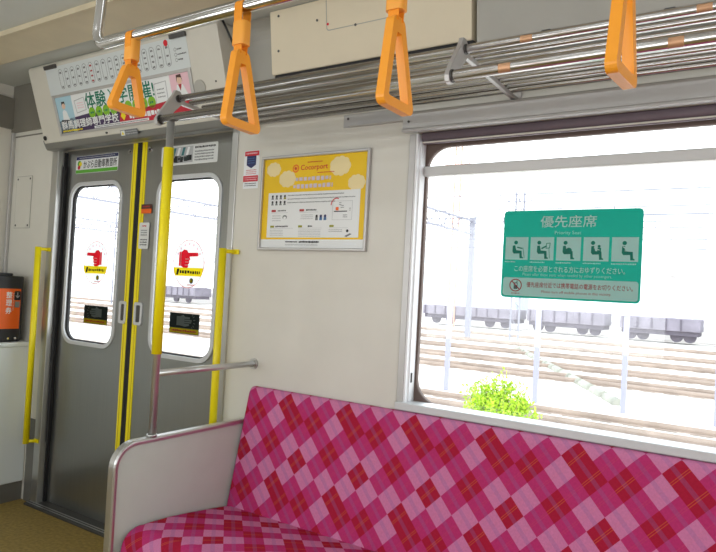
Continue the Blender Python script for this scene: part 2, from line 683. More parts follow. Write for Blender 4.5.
def door(name, x0, x1, wx0, wx1, seam_side):
    hole = rrect(wx0 + 0.008, wx1 - 0.008, 0.905, 1.777, 0.085)
    b = MB().plate([(x0, 0.013), (x1, 0.013), (x1, DTOP + 0.03), (x0, DTOP + 0.03)], [hole], XZ, DY, DY + 0.03, 'steel_door')
    d = struct(name, b)
    ring_o, ring_i = rrect(wx0, wx1, 0.897, 1.785, 0.095), rrect(wx0 + 0.021, wx1 - 0.021, 0.918, 1.764, 0.078)
    f = obj('window_frame', MB().plate(ring_o, [ring_i], XZ, DY - 0.007, DY + 0.02, 'aluminium_light', True), d, 0.002)
    g_o, g_i = rrect(wx0 + 0.021, wx1 - 0.021, 0.918, 1.764, 0.078), rrect(wx0 + 0.027, wx1 - 0.027, 0.924, 1.758, 0.073)
    obj('gasket', MB().plate(g_o, [g_i], XZ, DY + 0.004, DY + 0.024, 'rubber', True), d)
    obj('glass_pane', MB().plate(rrect(wx0 + 0.016, wx1 - 0.016, 0.913, 1.769, 0.08), [], XZ, DY + 0.014, DY + 0.018, 'pane_glass'), d)
    s0, s1 = (x1 - 0.034, x1) if seam_side > 0 else (x0, x0 + 0.036)
    e = MB().box(s0, s1, DY - 0.0025, DY + 0.001, 0.014, DTOP + 0.02, 'yellow')
    mid = (s0 + s1) / 2 + (-0.004 if seam_side > 0 else 0.004)
    e.box(mid - 0.0015, mid + 0.0015, DY - 0.0032, DY - 0.002, 0.014, DTOP + 0.02, 'yellow_dark')
    obj('edge_strip', e, d, label='bright yellow warning strip on the closing edge')
    r0, r1 = (x1, x1 + 0.0195) if seam_side > 0 else (x0 - 0.0195, x0)
    obj('rubber_edge', MB().box(r0 + 0.0005, r1, DY - 0.004, DY + 0.03, 0.014, DTOP + 0.02, 'rubber', 0.004), d)
    # recessed pull
    hx = (x1 - 0.068, x1 - 0.012) if seam_side > 0 else (x0 + 0.012, x0 + 0.074)
    h = MB().plate(rrect(hx[0], hx[1], 1.04, 1.155, 0.012, 4), [rrect(hx[0] + 0.016, hx[1] - 0.014, 1.055, 1.14, 0.007, 4)], XZ, DY - 0.008, DY + 0.001, 'aluminium_light')
    hd = obj('door_handle', h, d, 0.002)
    obj('recess', MB().box(hx[0] + 0.014, hx[1] - 0.012, DY - 0.003, DY + 0.0005, 1.05, 1.145, 'dark_steel'), hd)
    lx = x1 - 0.056 if seam_side > 0 else x0 + 0.058
    k = MB().tube([(lx, DY + 0.001, 1.924), (lx, DY - 0.006, 1.924)], 0.013, 'chrome', 20)
    k.box(lx - 0.002, lx + 0.007, DY - 0.0068, DY - 0.0055, 1.919, 1.929, 'black')
    obj('lock', k, d)
    return d


d1 = door('door_1', -2.965, -2.312, -2.872, -2.410, 1)
d2 = door('door_2', -2.273, -1.585, -2.142, -1.692, -1)
d1['label'] = 'left stainless steel leaf of the sliding door with a tall rounded window'
d2['label'] = 'right stainless steel leaf of the sliding door with a tall rounded window'


def door_stickers(cx, cz, cx2, wl, flip, side):
    GY = DY + 0.0135
    W_, H_ = 0.215, 0.235
    p = Print((cx - W_ / 2, GY, cz - H_ / 2), (1, 0, 0), (0, 0, 1))
    el = disc(W_ / 2, H_ / 2, W_ / 2, 40, H_ / 2)
    p.sheet(el, 0.0003, 'film_white')
    p.poly(disc(W_ / 2, H_ / 2, W_ / 2 * 0.99, 40, H_ / 2 * 0.99), 'film_red', 1, [disc(W_ / 2, H_ / 2, W_ / 2 * 0.965, 40, H_ / 2 * 0.965)])
    fist(p, W_ * 0.47, H_ * 0.62, W_ * 0.66, 'film_crimson', 3, flip)
    # yellow band inside the ellipse
    pts = [q for q in el if H_ * 0.24 <= q[1] <= H_ * 0.42]
    zlo, zhi = H_ * 0.25, H_ * 0.42
    hw = lambda z: W_ / 2 * math.sqrt(max(0, 1 - ((z - H_ / 2) / (H_ / 2)) ** 2))
    p.poly([(W_ / 2 - hw(zlo) * 0.97, zlo), (W_ / 2 + hw(zlo) * 0.97, zlo), (W_ / 2 + hw(zhi) * 0.97, zhi), (W_ / 2 - hw(zhi) * 0.97, zhi)], 'film_stickyellow', 2)
    p.poly([(W_ * 0.12, zlo + 0.005), (W_ * 0.19, zlo + 0.005), (W_ * 0.22, zhi - 0.006), (W_ * 0.15, zhi - 0.006)], 'film_inkblack', 3)
    p.bars(W_ * 0.24, zlo + 0.006, W_ * 0.88, zhi - 0.008, 'film_inkblack', 1, 3, 0.62)
    for k in range(7):
        a = math.radians(150 - k * 20)
        q = (W_ / 2 + W_ * 0.40 * math.cos(a), H_ / 2 + H_ * 0.40 * math.sin(a))
        p.rect(q[0] - 0.005, q[1] - 0.005, q[0] + 0.005, q[1] + 0.005, 'film_pink', 2)
    p.poly(disc(W_ * 0.62, H_ * 0.155, 0.013, 14), 'film_inkblack', 2)
    p.poly(disc(W_ * 0.62, H_ * 0.155, 0.008, 14), 'film_stickyellow', 3)
    p.bars(W_ * 0.5, H_ * 0.05, W_ * 0.76, H_ * 0.095, 'film_red', 1, 2)
    o = obj('warning_sticker', p.mb)
    tag(o, 'round white sticker with a red pointing hand on the %s door window' % side, 'sticker', 'pointing hand stickers')
    W_, H_ = 0.205, 0.098
    p = Print((cx2 - W_ / 2, GY, wl), (1, 0, 0), (0, 0, 1))
    p.sheet(rrect(0, W_, 0, H_, 0.004, 3), 0.0003, 'film_darkgreen')
    p.rect(0.003, 0.003, W_ - 0.003, H_ * 0.27, 'film_stickyellow', 1)
    p.bars(0.02, H_ * 0.06, W_ - 0.02, H_ * 0.24, 'film_red', 1, 2, 0.6)
    # open hand being trapped
    q = lambda l: [(W_ / 2 + x * 0.07 * flip * -1, H_ * 0.63 + y * 0.07) for x, y in l]
    p.poly(q([(-0.75, -0.32), (-0.75, 0.3), (-0.4, 0.3), (-0.1, 0.42), (0.05, 0.3), (0.55, 0.28), (0.55, 0.14), (0.72, 0.12), (0.72, 0.0), (0.66, -0.14), (0.5, -0.16), (0.5, -0.3), (0.1, -0.38), (-0.4, -0.32)]), 'film_handgrey', 2)
    for yy in (0.13, -0.01, -0.15):
        p.line((W_ / 2 + 0.0 * flip, H_ * 0.63 + yy * 0.07), (W_ / 2 - flip * 0.045, H_ * 0.63 + yy * 0.07), 0.0025, 'film_darkgreen', 3)
    for k in range(6):
        a = math.radians(-75 + k * 30)
        c0 = (W_ / 2 - flip * 0.05, H_ * 0.63)
        s_ = -flip
        p.line((c0[0] + s_ * 0.012 * math.cos(a), c0[1] + 0.026 * math.sin(a)), (c0[0] + s_ * 0.026 * math.cos(a), c0[1] + 0.036 * math.sin(a)), 0.003, 'film_handgrey', 2)
    o = obj('warning_sticker', p.mb)
    tag(o, 'dark sticker with a grey hand and yellow strip, low on the %s door window' % side, 'sticker', 'trapped hand stickers')


door_stickers(-2.626, 1.347, -2.598, 1.018, 1, 'left')
door_stickers(-1.905, 1.357, -1.911, 1.022, -1, 'right')

# driving school sticker
p = Print((-2.836, DY - 0.0005, 1.834), (1, 0, 0), (0, 0, 1))
p.sheet(rrect(0, 0.37, 0, 0.096, 0.005, 3), 0.0004, 'ink_white')
p.rect(0.002, 0.076, 0.368, 0.094, 'ink_navy', 1)
p.rect(0.002, 0.002, 0.368, 0.02, 'ink_lime', 1)
p.bars(0.03, 0.08, 0.34, 0.09, 'ink_lgrey', 1, 2, 0.6)
p.text('かぶら自動車教習所', 0.07, 0.026, 0.36, 0.07, 'ink_inkblack', 2, 0.01)
p.poly(disc(0.032, 0.055, 0.017, 16), 'ink_lime', 2)
p.poly(disc(0.042, 0.052, 0.013, 14), 'ink_stickyellow', 3)
p.poly(disc(0.030, 0.034, 0.012, 14), 'ink_red', 3)
tag(obj('advert_sticker', p.mb), 'white driving school sticker with navy top and green bottom bands on the left door', 'sticker')
# guide sticker, right leaf
p = Print((-2.128, DY - 0.0005, 1.832), (1, 0, 0), (0, 0, 1))
p.sheet(rrect(0, 0.39, 0, 0.096, 0.008, 4), 0.0004, 'ink_offwhite')
p.rect(0.02, 0.01, 0.225, 0.088, 'ink_lgrey', 1)
for k in range(40):
    x = 0.022 + random.random() * 0.17
    p.rect(x, 0.012 + random.random() * 0.02, x + random.uniform(0.008, 0.03), 0.034 + random.random() * 0.012, random.choice(['ink_inkblack', 'ink_grey', 'ink_inkblack', 'ink_darkgreen']), 2 + k * 0.2)
for k in range(5):
    p.poly([(0.05 + k * 0.032, 0.045), (0.066 + k * 0.032, 0.045), (0.078 + k * 0.032, 0.084), (0.062 + k * 0.032, 0.084)], 'ink_teal' if k % 2 else 'ink_white', 8)
p.bars(0.238, 0.072, 0.375, 0.086, 'ink_inkblack', 1, 2, 0.7)
p.bars(0.238, 0.012, 0.365, 0.066, 'ink_grey', 4, 2, 0.6)
tag(obj('notice_sticker', p.mb), 'pale notice sticker with a dark photo and small print on the right door', 'sticker')
# small orange and brown sticker, white notice below it
p = Print((-2.253, DY - 0.0035, 1.602), (1, 0, 0), (0, 0, 1))
p.sheet([(0, 0), (0.078, 0), (0.078, 0.046), (0, 0.046)], 0.0003, 'ink_stickorange')
p.rect(0.0, 0.023, 0.078, 0.046, 'ink_sbrown', 1)
p.bars(0.01, 0.028, 0.068, 0.042, 'ink_tagred', 1, 2, 0.6)
tag(obj('small_sticker', p.mb), 'small brown and orange sticker beside the yellow door edge', 'sticker')
p = Print((-2.259, DY - 0.0035, 1.424), (1, 0, 0), (0, 0, 1))
p.sheet(rrect(0, 0.076, 0, 0.132, 0.008, 4), 0.0004, 'ink_offwhite')
p.bars(0.022, 0.108, 0.055, 0.122, 'ink_red', 1, 2, 0.6)
p.bars(0.014, 0.064, 0.062, 0.098, 'ink_grey', 3, 2, 0.6)
p.bars(0.012, 0.014, 0.064, 0.052, 'ink_inkblack', 3, 2, 0.6)
tag(obj('small_sticker', p.mb), 'small white rounded notice with tiny print beside the yellow door edge', 'sticker')

# ------------------------------------------------------------------ yellow grab bars beside the door
def grab_bar(x, z0, z1, bx, label):
    t = thing('grab_bar', (x, -0.05, z0), label, 'grab bar', 'yellow grab bars beside the door')
    obj('bar', MB().tube([(x, -0.05, z0), (x, -0.05, z1)], 0.0165, 'yellow', 18), t)
    for z in (z0 + 0.012, z1 - 0.012):
        m = MB().tube([(x, -0.05, z), (bx, -0.008, z)], 0.009, 'yellow', 10)
        m.box(bx - 0.022, bx + 0.022, -0.0115, -0.0065, z - 0.011, z + 0.011, 'yellow', 0.002)
        obj('bracket', m, t)


grab_bar(-2.985, 0.335, 1.42, -2.955, 'yellow vertical grab bar left of the door, by the black ticket machine')
grab_bar(-1.570, 0.33, 1.425, -1.535, 'yellow vertical grab bar right of the door, behind the bench end panel')

# ------------------------------------------------------------------ door header box with route map and advert
H0 = Vector((0, -0.069, 1.986))
HT = (Vector((0, -0.19, 2.36)) - H0).normalized()
HX0, HX1 = -2.955, -1.545
t = thing('door_header', ((HX0 + HX1) / 2, -0.05, 1.96), 'cream slanted casing above the sliding door carrying a route map and an advert', 'door header')
prof = [(-0.001, 2.374), (-0.001, 1.985), (-0.069, 1.986)]
prof += [(-0.1815, 2.333), (-0.187, 2.352), (-0.183, 2.366), (-0.172, 2.374)]
b = MB().strip(prof, YZ, HX0, HX1, 'header_cream')
obj('casing', b, t, 0.006)
b = MB().strip([(-0.001, 1.985), (-0.001, 1.956), (-0.045, 1.956), (-0.052, 1.962), (-0.0735, 2.004), (-0.069, 2.0055), (-0.066, 1.985)], YZ, HX0 - 0.012, HX1 + 0.004, 'fascia_steel')
obj('fascia', b, t, 0.002)
hp = Print(H0, (1, 0, 0), HT)
for u in (-2.744, -1.779):
    m = MB()
    m.add([hp.P((u - 0.05 + i * 0.1, v), c) for i in (0, 1) for v in (0.366, 0.386) for c in (0.0, 0.014)], [(0, 1, 3, 2), (4, 6, 7, 5), (0, 4, 5, 1), (2, 3, 7, 6), (0, 2, 6, 4), (1, 5, 7, 3)], 'dark_steel')
    obj('latch', m, t, 0.003)
for q, c_, r_, m_ in (((-2.935, 0.029), 0.006, 0.012, 'rubber'), ((-2.40, 0.012), 0.007, 0.005, 'dark_steel'), ((-1.60, 0.16), 0.003, 0.004, 'dark_steel')):
    obj('screw', MB().tube([hp.P(q, 0.0), hp.P(q, c_)], r_, m_, 14), t)
k = MB().tube([hp.P((-1.70, 0.145), -0.002), hp.P((-1.70, 0.145), 0.006)], 0.034, 'cove_grey', 24)
obj('cover_cap', k, t)
# maker's plate on the fascia
p = Print(H0 + HT * -0.004 + Vector((-2.29, 0, 0)) + hp.n * 0.0055, (1, 0, 0), HT)
p.sheet([(0, -0.012), (0.13, -0.012), (0.13, 0.018), (0, 0.018)], 0.0005, 'ink_grey')
p.rect(0.003, -0.009, 0.034, 0.015, 'ink_offwhite', 1)
p.poly([(0.008, -0.004), (0.028, -0.004), (0.018, 0.012)], 'ink_stickyellow', 2)
p.bars(0.04, -0.008, 0.126, 0.014, 'ink_lgrey', 2, 2, 0.5)
tag(obj('caution_plate', p.mb), 'small grey caution plate on the metal strip above the door seam', 'sign')

# route map
p = Print(H0 + Vector((-2.80, 0, 0)) + HT * 0.236 + hp.n * 0.0005, (1, 0, 0), HT)
p.sheet([(0, 0), (1.065, 0), (1.065, 0.138), (0, 0.138)], 0.0006, 'ink_mapwhite')
for i in range(17):
    a = 0.125 + i * 0.0505
    p.poly(rrect(a - 0.0175, a + 0.0175, 0.022, 0.120, 0.017, 5), 'ink_grey', 1, [rrect(a - 0.0155, a + 0.0155, 0.024, 0.118, 0.015, 5)])
    n = random.choice((2, 3, 3, 4))
    for j in range(n):
        z = 0.104 - j * 0.070 / max(1, n - 1)
        p.bars(a - 0.008, z - 0.008, a + 0.008, z + 0.005, 'ink_grey' if i != 5 else 'ink_tagred', 1, 2, 0.8, 0.1)
p.poly(disc(0.125 + 16 * 0.0505, 0.122, 0.014, 16), 'ink_crimson', 3)
for j in range(3):
    p.poly(disc(0.985, 0.086 - j * 0.022, 0.008, 14), 'ink_grey', 1, [disc(0.985, 0.086 - j * 0.022, 0.006, 14)])
    p.bars(0.997, 0.080 - j * 0.022, 0.997 + (0.03, 0.055, 0.03)[j], 0.092 - j * 0.022, 'ink_inkblack', 1, 2, 0.6)
tag(obj('route_map', p.mb), 'white route map with rows of outlined station names above the door', 'route map')

# advert below it, in a metal frame
AW, AH = 1.05, 0.208
p = Print(H0 + Vector((-2.787, 0, 0)) + HT * 0.028 + hp.n * 0.0005, (1, 0, 0), HT)
t = thing('school_advert', (-2.26, -0.12, 2.02), 'cooking school advert with green and white lettering in a metal frame above the door', 'advert')
fr = MB().plate([(0, 0), (AW, 0), (AW, AH), (0, AH)], [[(0.018, 0.012), (AW - 0.018, 0.012), (AW - 0.018, AH - 0.014), (0.018, AH - 0.014)]], lambda q, c: p.P(q, c), 0, 0.007, 'aluminium')
obj('frame', fr, t, 0.0015)
p.sheet([(0.014, 0.008), (AW - 0.014, 0.008), (AW - 0.014, AH - 0.01), (0.014, AH - 0.01)], 0.001, 'ink_white')
p.rect(0.018, 0.012, 0.155, 0.194, 'ink_skyblue', 1)
p.poly([(0.05, 0.06), (0.06, 0.12), (0.075, 0.13), (0.095, 0.12), (0.115, 0.06)], 'ink_white', 2)
p.poly(disc(0.078, 0.148, 0.016, 14), 'ink_skin', 2)
p.poly([(0.062, 0.15), (0.065, 0.17), (0.09, 0.17), (0.094, 0.152), (0.085, 0.16), (0.07, 0.16)], 'ink_inkblack', 3)
p.poly([(0.03, 0.06), (0.1, 0.06), (0.11, 0.075), (0.04, 0.08)], 'ink_inkblack', 3)
for q, r_ in (((0.18, 0.10), -0.1), ((0.80, 0.145), 0.1)):
    p.poly([(q[0], q[1]), (q[0] + 0.085, q[1] + 0.01), (q[0] + 0.08, q[1] + 0.075), (q[0] - 0.006, q[1] + 0.065)] if r_ < 0 else [(q[0] - 0.01, q[1] - 0.07), (q[0] + 0.075, q[1] - 0.065), (q[0] + 0.078, q[1] + 0.03), (q[0] - 0.006, q[1] + 0.025)], 'ink_lgrey', 1)
    p.poly([(q[0] + 0.004, q[1] + 0.004), (q[0] + 0.08, q[1] + 0.013), (q[0] + 0.076, q[1] + 0.071), (q[0] - 0.001, q[1] + 0.061)] if r_ < 0 else [(q[0] - 0.006, q[1] - 0.066), (q[0] + 0.071, q[1] - 0.061), (q[0] + 0.074, q[1] + 0.026), (q[0] - 0.002, q[1] + 0.021)], 'ink_white', 2)
p.bars(0.195, 0.12, 0.25, 0.155, 'ink_pink', 3, 3, 0.5)
p.bars(0.81, 0.10, 0.86, 0.15, 'ink_grey', 3, 3, 0.4)
p.text('体験入学開催!', 0.268, 0.114, 0.79, 0.19, 'ink_adgreen', 4, 0.012)
for k in range(9):
    p.poly(disc(0.305 + k * 0.057, 0.092, 0.027, 18), 'ink_circlegreen', 2)
    p.bars(0.292 + k * 0.057, 0.08, 0.318 + k * 0.057, 0.104, 'ink_adgreen', 1, 3, 0.5, 0.3)
p.poly([(0.018, 0.012), (0.56, 0.012), (0.56, 0.075), (0.28, 0.092), (0.018, 0.075)], 'ink_purple', 1)
p.poly([(0.50, 0.012), (AW - 0.018, 0.012), (AW - 0.018, 0.10), (0.86, 0.086), (0.60, 0.066), (0.52, 0.072)], 'ink_adred', 2)
p.text('群馬調理師専門学校', 0.03, 0.030, 0.50, 0.072, 'ink_white', 4, 0.02)
p.poly([(0.52, 0.052), (0.54, 0.078), (0.56, 0.052), (0.54, 0.03)], 'ink_stickyellow', 4)
p.rect(0.30, 0.014, 0.72, 0.026, 'ink_white', 3)
p.bars(0.31, 0.014, 0.71, 0.026, 'ink_grey', 1, 4, 0.5)
p.bars(0.03, 0.014, 0.2, 0.028, 'ink_stickyellow', 1, 4, 0.75)
p.text('東日本調理', 0.585, 0.028, 0.83, 0.060, 'ink_white', 4, 0.02) if False else p.bars(0.585, 0.028, 0.86, 0.062, 'ink_white', 1, 4, 0.75, 0.25)
p.rect(0.905, 0.10, AW - 0.018, 0.194, 'ink_pink', 2)
p.poly([(0.93, 0.10), (0.945, 0.145), (0.962, 0.15), (0.985, 0.145), (1.01, 0.10)], 'ink_white', 3)
p.poly(disc(0.966, 0.165, 0.017, 14), 'ink_skin', 4)
p.poly([(0.948, 0.155), (0.95, 0.188), (0.98, 0.19), (0.988, 0.155), (0.98, 0.175), (0.955, 0.178)], 'ink_sbrown', 5)
p.poly([(0.955, 0.148), (0.978, 0.148), (0.966, 0.118)], 'ink_tagred', 4)
obj('printed_sheet', p.mb, t)

# ------------------------------------------------------------------ left end: ticket machine on cabinet, inspection panel
t = thing('equipment_cabinet', (-3.23, -0.5, 0), 'white equipment cabinet under the black ticket machine, left of the door', 'cabinet')
obj('body', MB().box(XL + 0.002, -3.068, -1.1, -0.004, 0.105, 0.862, 'panel_white', 0.006), t)
obj('worktop', MB().box(XL + 0.002, -3.058, -1.1, -0.004, 0.862, 0.885, 'panel_white', 0.005), t)
obj('plinth', MB().box(XL + 0.002, -3.078, -1.08, -0.004, 0.0, 0.105, 'kick_grey'), t)

t = thing('ticket_machine', (-3.23, -0.2, 0.886), 'black ticket issuing machine with an orange label, standing on the white cabinet', 'ticket machine')
pl = [(-3.37, -0.036), (-3.13, -0.036), (-3.10, -0.062), (-3.10, -0.34), (-3.37, -0.34)]
obj('body', MB().strip(pl, lambda q, z: (q[0], q[1], z), 0.886, 1.25, 'machine_black'), t, 0.006)
obj('cap', MB().strip([(-3.37, -0.10), (-3.13, -0.10), (-3.112, -0.13), (-3.112, -0.30), (-3.13, -0.33), (-3.37, -0.33)], lambda q, z: (q[0], q[1], z), 1.25, 1.266, 'machine_black'), t, 0.005)
p = Print((-3.0995, -0.245, 0.958), (0, 1, 0), (0, 0, 1))
p.sheet([(0, 0), (0.178, 0), (0.178, 0.222), (0, 0.222)], 0.0005, 'ink_stickorange')
for i, ch in enumerate('整理券'):
    p.text(ch, 0.098, 0.17 - i * 0.043, 0.13, 0.204 - i * 0.043, 'ink_white', 2, 0.015)
p.bars(0.136, 0.10, 0.142, 0.20, 'ink_offwhite', 12, 2, 0.5)
p.poly(rrect(0.142, 0.177, 0.158, 0.21, 0.006, 3), 'ink_inkblack', 2)
p.line((0.15, 0.185), (0.16, 0.172), 0.004, 'ink_lgrey', 3)
p.line((0.16, 0.172), (0.17, 0.185), 0.004, 'ink_lgrey', 3)
p.line((0.16, 0.172), (0.16, 0.202), 0.004, 'ink_lgrey', 3)
p.rect(0.146, 0.118, 0.174, 0.152, 'ink_grey', 2)
p.rect(0.149, 0.121, 0.171, 0.149, 'ink_handgrey', 3)
obj('label_plate', p.mb, t, label='orange label with white lettering')
for yy in (-0.085, -0.125):
    obj('screw', MB().tube([(-3.101, yy, 0.905), (-3.097, yy, 0.905)], 0.006, 'chrome', 12), t)

lp = [(-3.335, 1.53), (-3.172, 1.53), (-3.172, 1.835), (-3.335, 1.835)]
t = thing('access_panel', (-3.25, 0, 1.53), 'flush cream inspection panel in the wall left of the door', 'panel')
b = MB().box(-3.335, -3.172, -0.003, -0.0005, 1.53, 1.835, 'cove_grey')
b.box(-3.332, -3.175, -0.0036, -0.0028, 1.533, 1.832, 'wall_cream')
obj('panel', b, t)
for x in (-3.318, -3.19):
    for z in (1.547, 1.818):
        obj('screw', MB().tube([(x, -0.003, z), (x, -0.0055, z)], 0.006, 'dark_steel', 10), t)

# ------------------------------------------------------------------ notice sticker and framed poster
p = Print((-1.521, -0.0006, 1.689), (1, 0, 0), (0, 0, 1))
p.sheet([(0, 0), (0.087, 0), (0.087, 0.165), (0, 0.165)], 0.0005, 'ink_pale')
p.rect(0.003, 0.142, 0.085, 0.163, 'ink_red', 1)
p.bars(0.012, 0.147, 0.075, 0.159, 'ink_pink', 1, 2, 0.6)
p.poly([(0.016, 0.142), (0.07, 0.142), (0.07, 0.102), (0.043, 0.088), (0.016, 0.102)], 'ink_navy', 2)
p.bars(0.024, 0.106, 0.062, 0.136, 'ink_bluefig', 3, 3, 0.5)
p.bars(0.014, 0.06, 0.074, 0.084, 'ink_red', 3, 2, 0.5)
p.rect(0.0, 0.03, 0.085, 0.056, 'ink_red', 1)
p.bars(0.008, 0.034, 0.078, 0.052, 'ink_pink', 2, 2, 0.5)
p.bars(0.01, 0.008, 0.076, 0.026, 'ink_inkblack', 2, 2, 0.5)
tag(obj('wall_sticker', p.mb), 'narrow red, navy and white sticker on the wall left of the yellow poster', 'sticker')

PX, PZ, PW, PH = -1.408, 1.422, 0.545, 0.396
t = thing('framed_poster', (PX + PW / 2, 0, PZ), 'yellow and white poster in a silver frame on the wall above the bench', 'poster')
fr = MB().plate([(PX, PZ), (PX + PW, PZ), (PX + PW, PZ + PH), (PX, PZ + PH)], [[(PX + 0.012, PZ + 0.012), (PX + PW - 0.012, PZ + 0.012), (PX + PW - 0.012, PZ + PH - 0.012), (PX + 0.012, PZ + PH - 0.012)]], XZ, -0.016, -0.0005, 'aluminium')
obj('frame', fr, t, 0.003)
iw, ih = PW - 0.022, PH - 0.022
p = Print((PX + 0.011, -0.003, PZ + 0.011), (1, 0, 0), (0, 0, 1))
p.sheet([(0, 0), (iw, 0), (iw, ih), (0, ih)], 0.001, 'ink_white')
B = lambda bb: ih * (1 - bb)
A = lambda aa: iw * aa
p.rect(0, B(0.905), iw, ih, 'ink_posteryellow', 1)
for ca, cb, r_ in ((0.10, 0.12, 0.040), (0.245, 0.235, 0.046), (0.75, 0.13, 0.052), (0.905, 0.315, 0.042)):
    for k in range(9):
        a = 2 * math.pi * k / 9
        p.poly(disc(A(ca) + r_ * 0.62 * math.cos(a), B(cb) + r_ * 0.42 * math.sin(a), r_ * 0.36, 14), 'ink_cloud', 2 + 0.02 * k)
    p.poly(disc(A(ca), B(cb), r_ * 0.72, 20, r_ * 0.5), 'ink_cloud', 2.3)
p.poly(disc(A(0.325), B(0.125), 0.017, 22), 'ink_logoorange', 3)
p.poly(disc(A(0.325), B(0.125), 0.011, 18), 'ink_posteryellow', 4, [disc(A(0.325), B(0.125), 0.008, 18)])
p.poly(disc(A(0.325), B(0.125), 0.005, 12), 'ink_logored', 4)
p.text('Cocorport', A(0.375), B(0.165), A(0.635), B(0.09), 'ink_logored', 4, 0.012)
p.bars(A(0.44), B(0.075), A(0.585), B(0.055), 'ink_logored', 1, 4, 0.7)
p.bars(A(0.54), B(0.195), A(0.70), B(0.175), 'ink_logored', 1, 4, 0.6)
p.bars(A(0.33), B(0.275), A(0.67), B(0.215), 'ink_lavender', 1, 4, 0.85, 0.5)
p.bars(A(0.31), B(0.355), A(0.69), B(0.295), 'ink_lavender', 1, 4, 0.85, 0.5)
p.rect(A(0.06), B(0.885), A(0.945), B(0.385), 'ink_white', 4)
for j in range(2):
    for i in range(4):
        x, z = A(0.105 + i * 0.042), B(0.435 + j * 0.065)
        p.poly(disc(x, z + 0.004, 0.0055, 10), 'ink_inkblack', 5)
        p.poly([(x - 0.007, z - 0.009), (x + 0.007, z - 0.009), (x + 0.004, z), (x - 0.004, z)], 'ink_tagolive' if (i, j) == (3, 0) else 'ink_grey', 5)
for j, e in enumerate((0.80, 0.90, 0.72)):
    p.bars(A(0.26), B(0.43 + j * 0.04), A(e), B(0.41 + j * 0.04), 'ink_grey', 1, 5, 0.6)
for ca, m_, e in ((0.10, 'ink_tagred', 0.25), (0.385, 'ink_tagred', 0.55)):
    p.rect(A(ca), B(0.60), A(ca + 0.045), B(0.575), m_, 5)
    p.bars(A(ca + 0.065), B(0.60), A(e), B(0.572), 'ink_inkblack', 1, 5, 0.7)
    p.rect(A(ca), B(0.612), A(e + 0.02), B(0.609), 'ink_lgrey', 5)
p.bars(A(0.11), B(0.71), A(0.2), B(0.63), 'ink_lgrey', 3, 5, 0.5)
p.poly(disc(A(0.24), B(0.66), 0.012, 14, 0.009), 'ink_grey', 5)
p.poly(disc(A(0.24), B(0.668), 0.008, 12, 0.006), 'ink_white', 6)
p.bars(A(0.40), B(0.69), A(0.52), B(0.63), 'ink_lgrey', 3, 5, 0.5)
for i in range(3):
    x = A(0.555 + i * 0.04)
    p.poly([(x - 0.007, B(0.70)), (x + 0.007, B(0.70)), (x + 0.006, B(0.665)), (x - 0.006, B(0.665))], 'ink_bluefig' if i else 'ink_grey', 5)
    p.poly(disc(x, B(0.655), 0.006, 10), 'ink_navy' if i else 'ink_inkblack', 5)
p.poly([(A(0.70), B(0.70)), (A(0.88), B(0.70)), (A(0.88), B(0.50)), (A(0.70), B(0.50))], 'ink_lgrey', 5, [[(A(0.703), B(0.697)), (A(0.877), B(0.697)), (A(0.877), B(0.503)), (A(0.703), B(0.503))]])
p.rect(A(0.715), B(0.615), A(0.835), B(0.605), 'ink_inkblack', 6)
p.rect(A(0.73), B(0.60), A(0.757), B(0.565), 'ink_stickorange', 6)
for k in range(6):
    a0, a1 = math.radians(175 - k * 18), math.radians(175 - (k + 1) * 18)
    c0 = (A(0.735), B(0.55))
    p.line((c0[0] + 0.026 * math.cos(a0), c0[1] + 0.03 * math.sin(a0)), (c0[0] + 0.026 * math.cos(a1), c0[1] + 0.03 * math.sin(a1)), 0.004, 'ink_red', 6)
for q in ((0.79, 0.56, 0.03), (0.82, 0.66, 0.04), (0.86, 0.59, 0.012), (0.77, 0.53, 0.02)):
    p.bars(A(q[0]) - A(q[2]) / 2, B(q[1] + 0.02), A(q[0]) + A(q[2]) / 2, B(q[1] - 0.02), 'ink_grey', 2, 6, 0.5)
for ca, e in ((0.095, 0.28), (0.38, 0.56), (0.68, 0.80)):
    p.rect(A(ca), B(0.775), A(ca + 0.04), B(0.752), 'ink_tagolive', 5)
    p.bars(A(ca + 0.055 + 0.04 * (ca > 0.3)), B(0.776), A(e) - A(0.04) * (ca > 0.3), B(0.748), 'ink_inkblack', 1, 5, 0.7)
    p.rect(A(ca), B(0.785), A(e + 0.05), B(0.782), 'ink_lgrey', 5)
p.bars(A(0.095), B(0.87), A(0.23), B(0.795), 'ink_lgrey', 4, 5, 0.5)
p.bars(A(0.385), B(0.88), A(0.60), B(0.795), 'ink_lgrey', 5, 5, 0.5)
p.bars(A(0.675), B(0.83), A(0.80), B(0.795), 'ink_grey', 2, 5, 0.4)
p.poly([(A(0.82), B(0.87)), (A(0.87), B(0.84)), (A(0.885), B(0.85)), (A(0.84), B(0.88))], 'ink_grey', 5)
p.poly(disc(A(0.845), B(0.815), 0.006, 10), 'ink_inkblack', 5)
p.bars(A(0.26), B(0.945), A(0.38), B(0.92), 'ink_inkblack', 1, 5, 0.7)
p.bars(A(0.395), B(0.945), A(0.59), B(0.92), 'ink_inkblack', 1, 5, 0.9, 0.25)
p.bars(A(0.26), B(0.975), A(0.58), B(0.955), 'ink_lgrey', 1, 5, 0.6)
p.bars(A(0.81), B(0.965), A(0.93), B(0.94), 'ink_pale', 1, 5, 0.8)
obj('printed_sheet', p.mb, t)

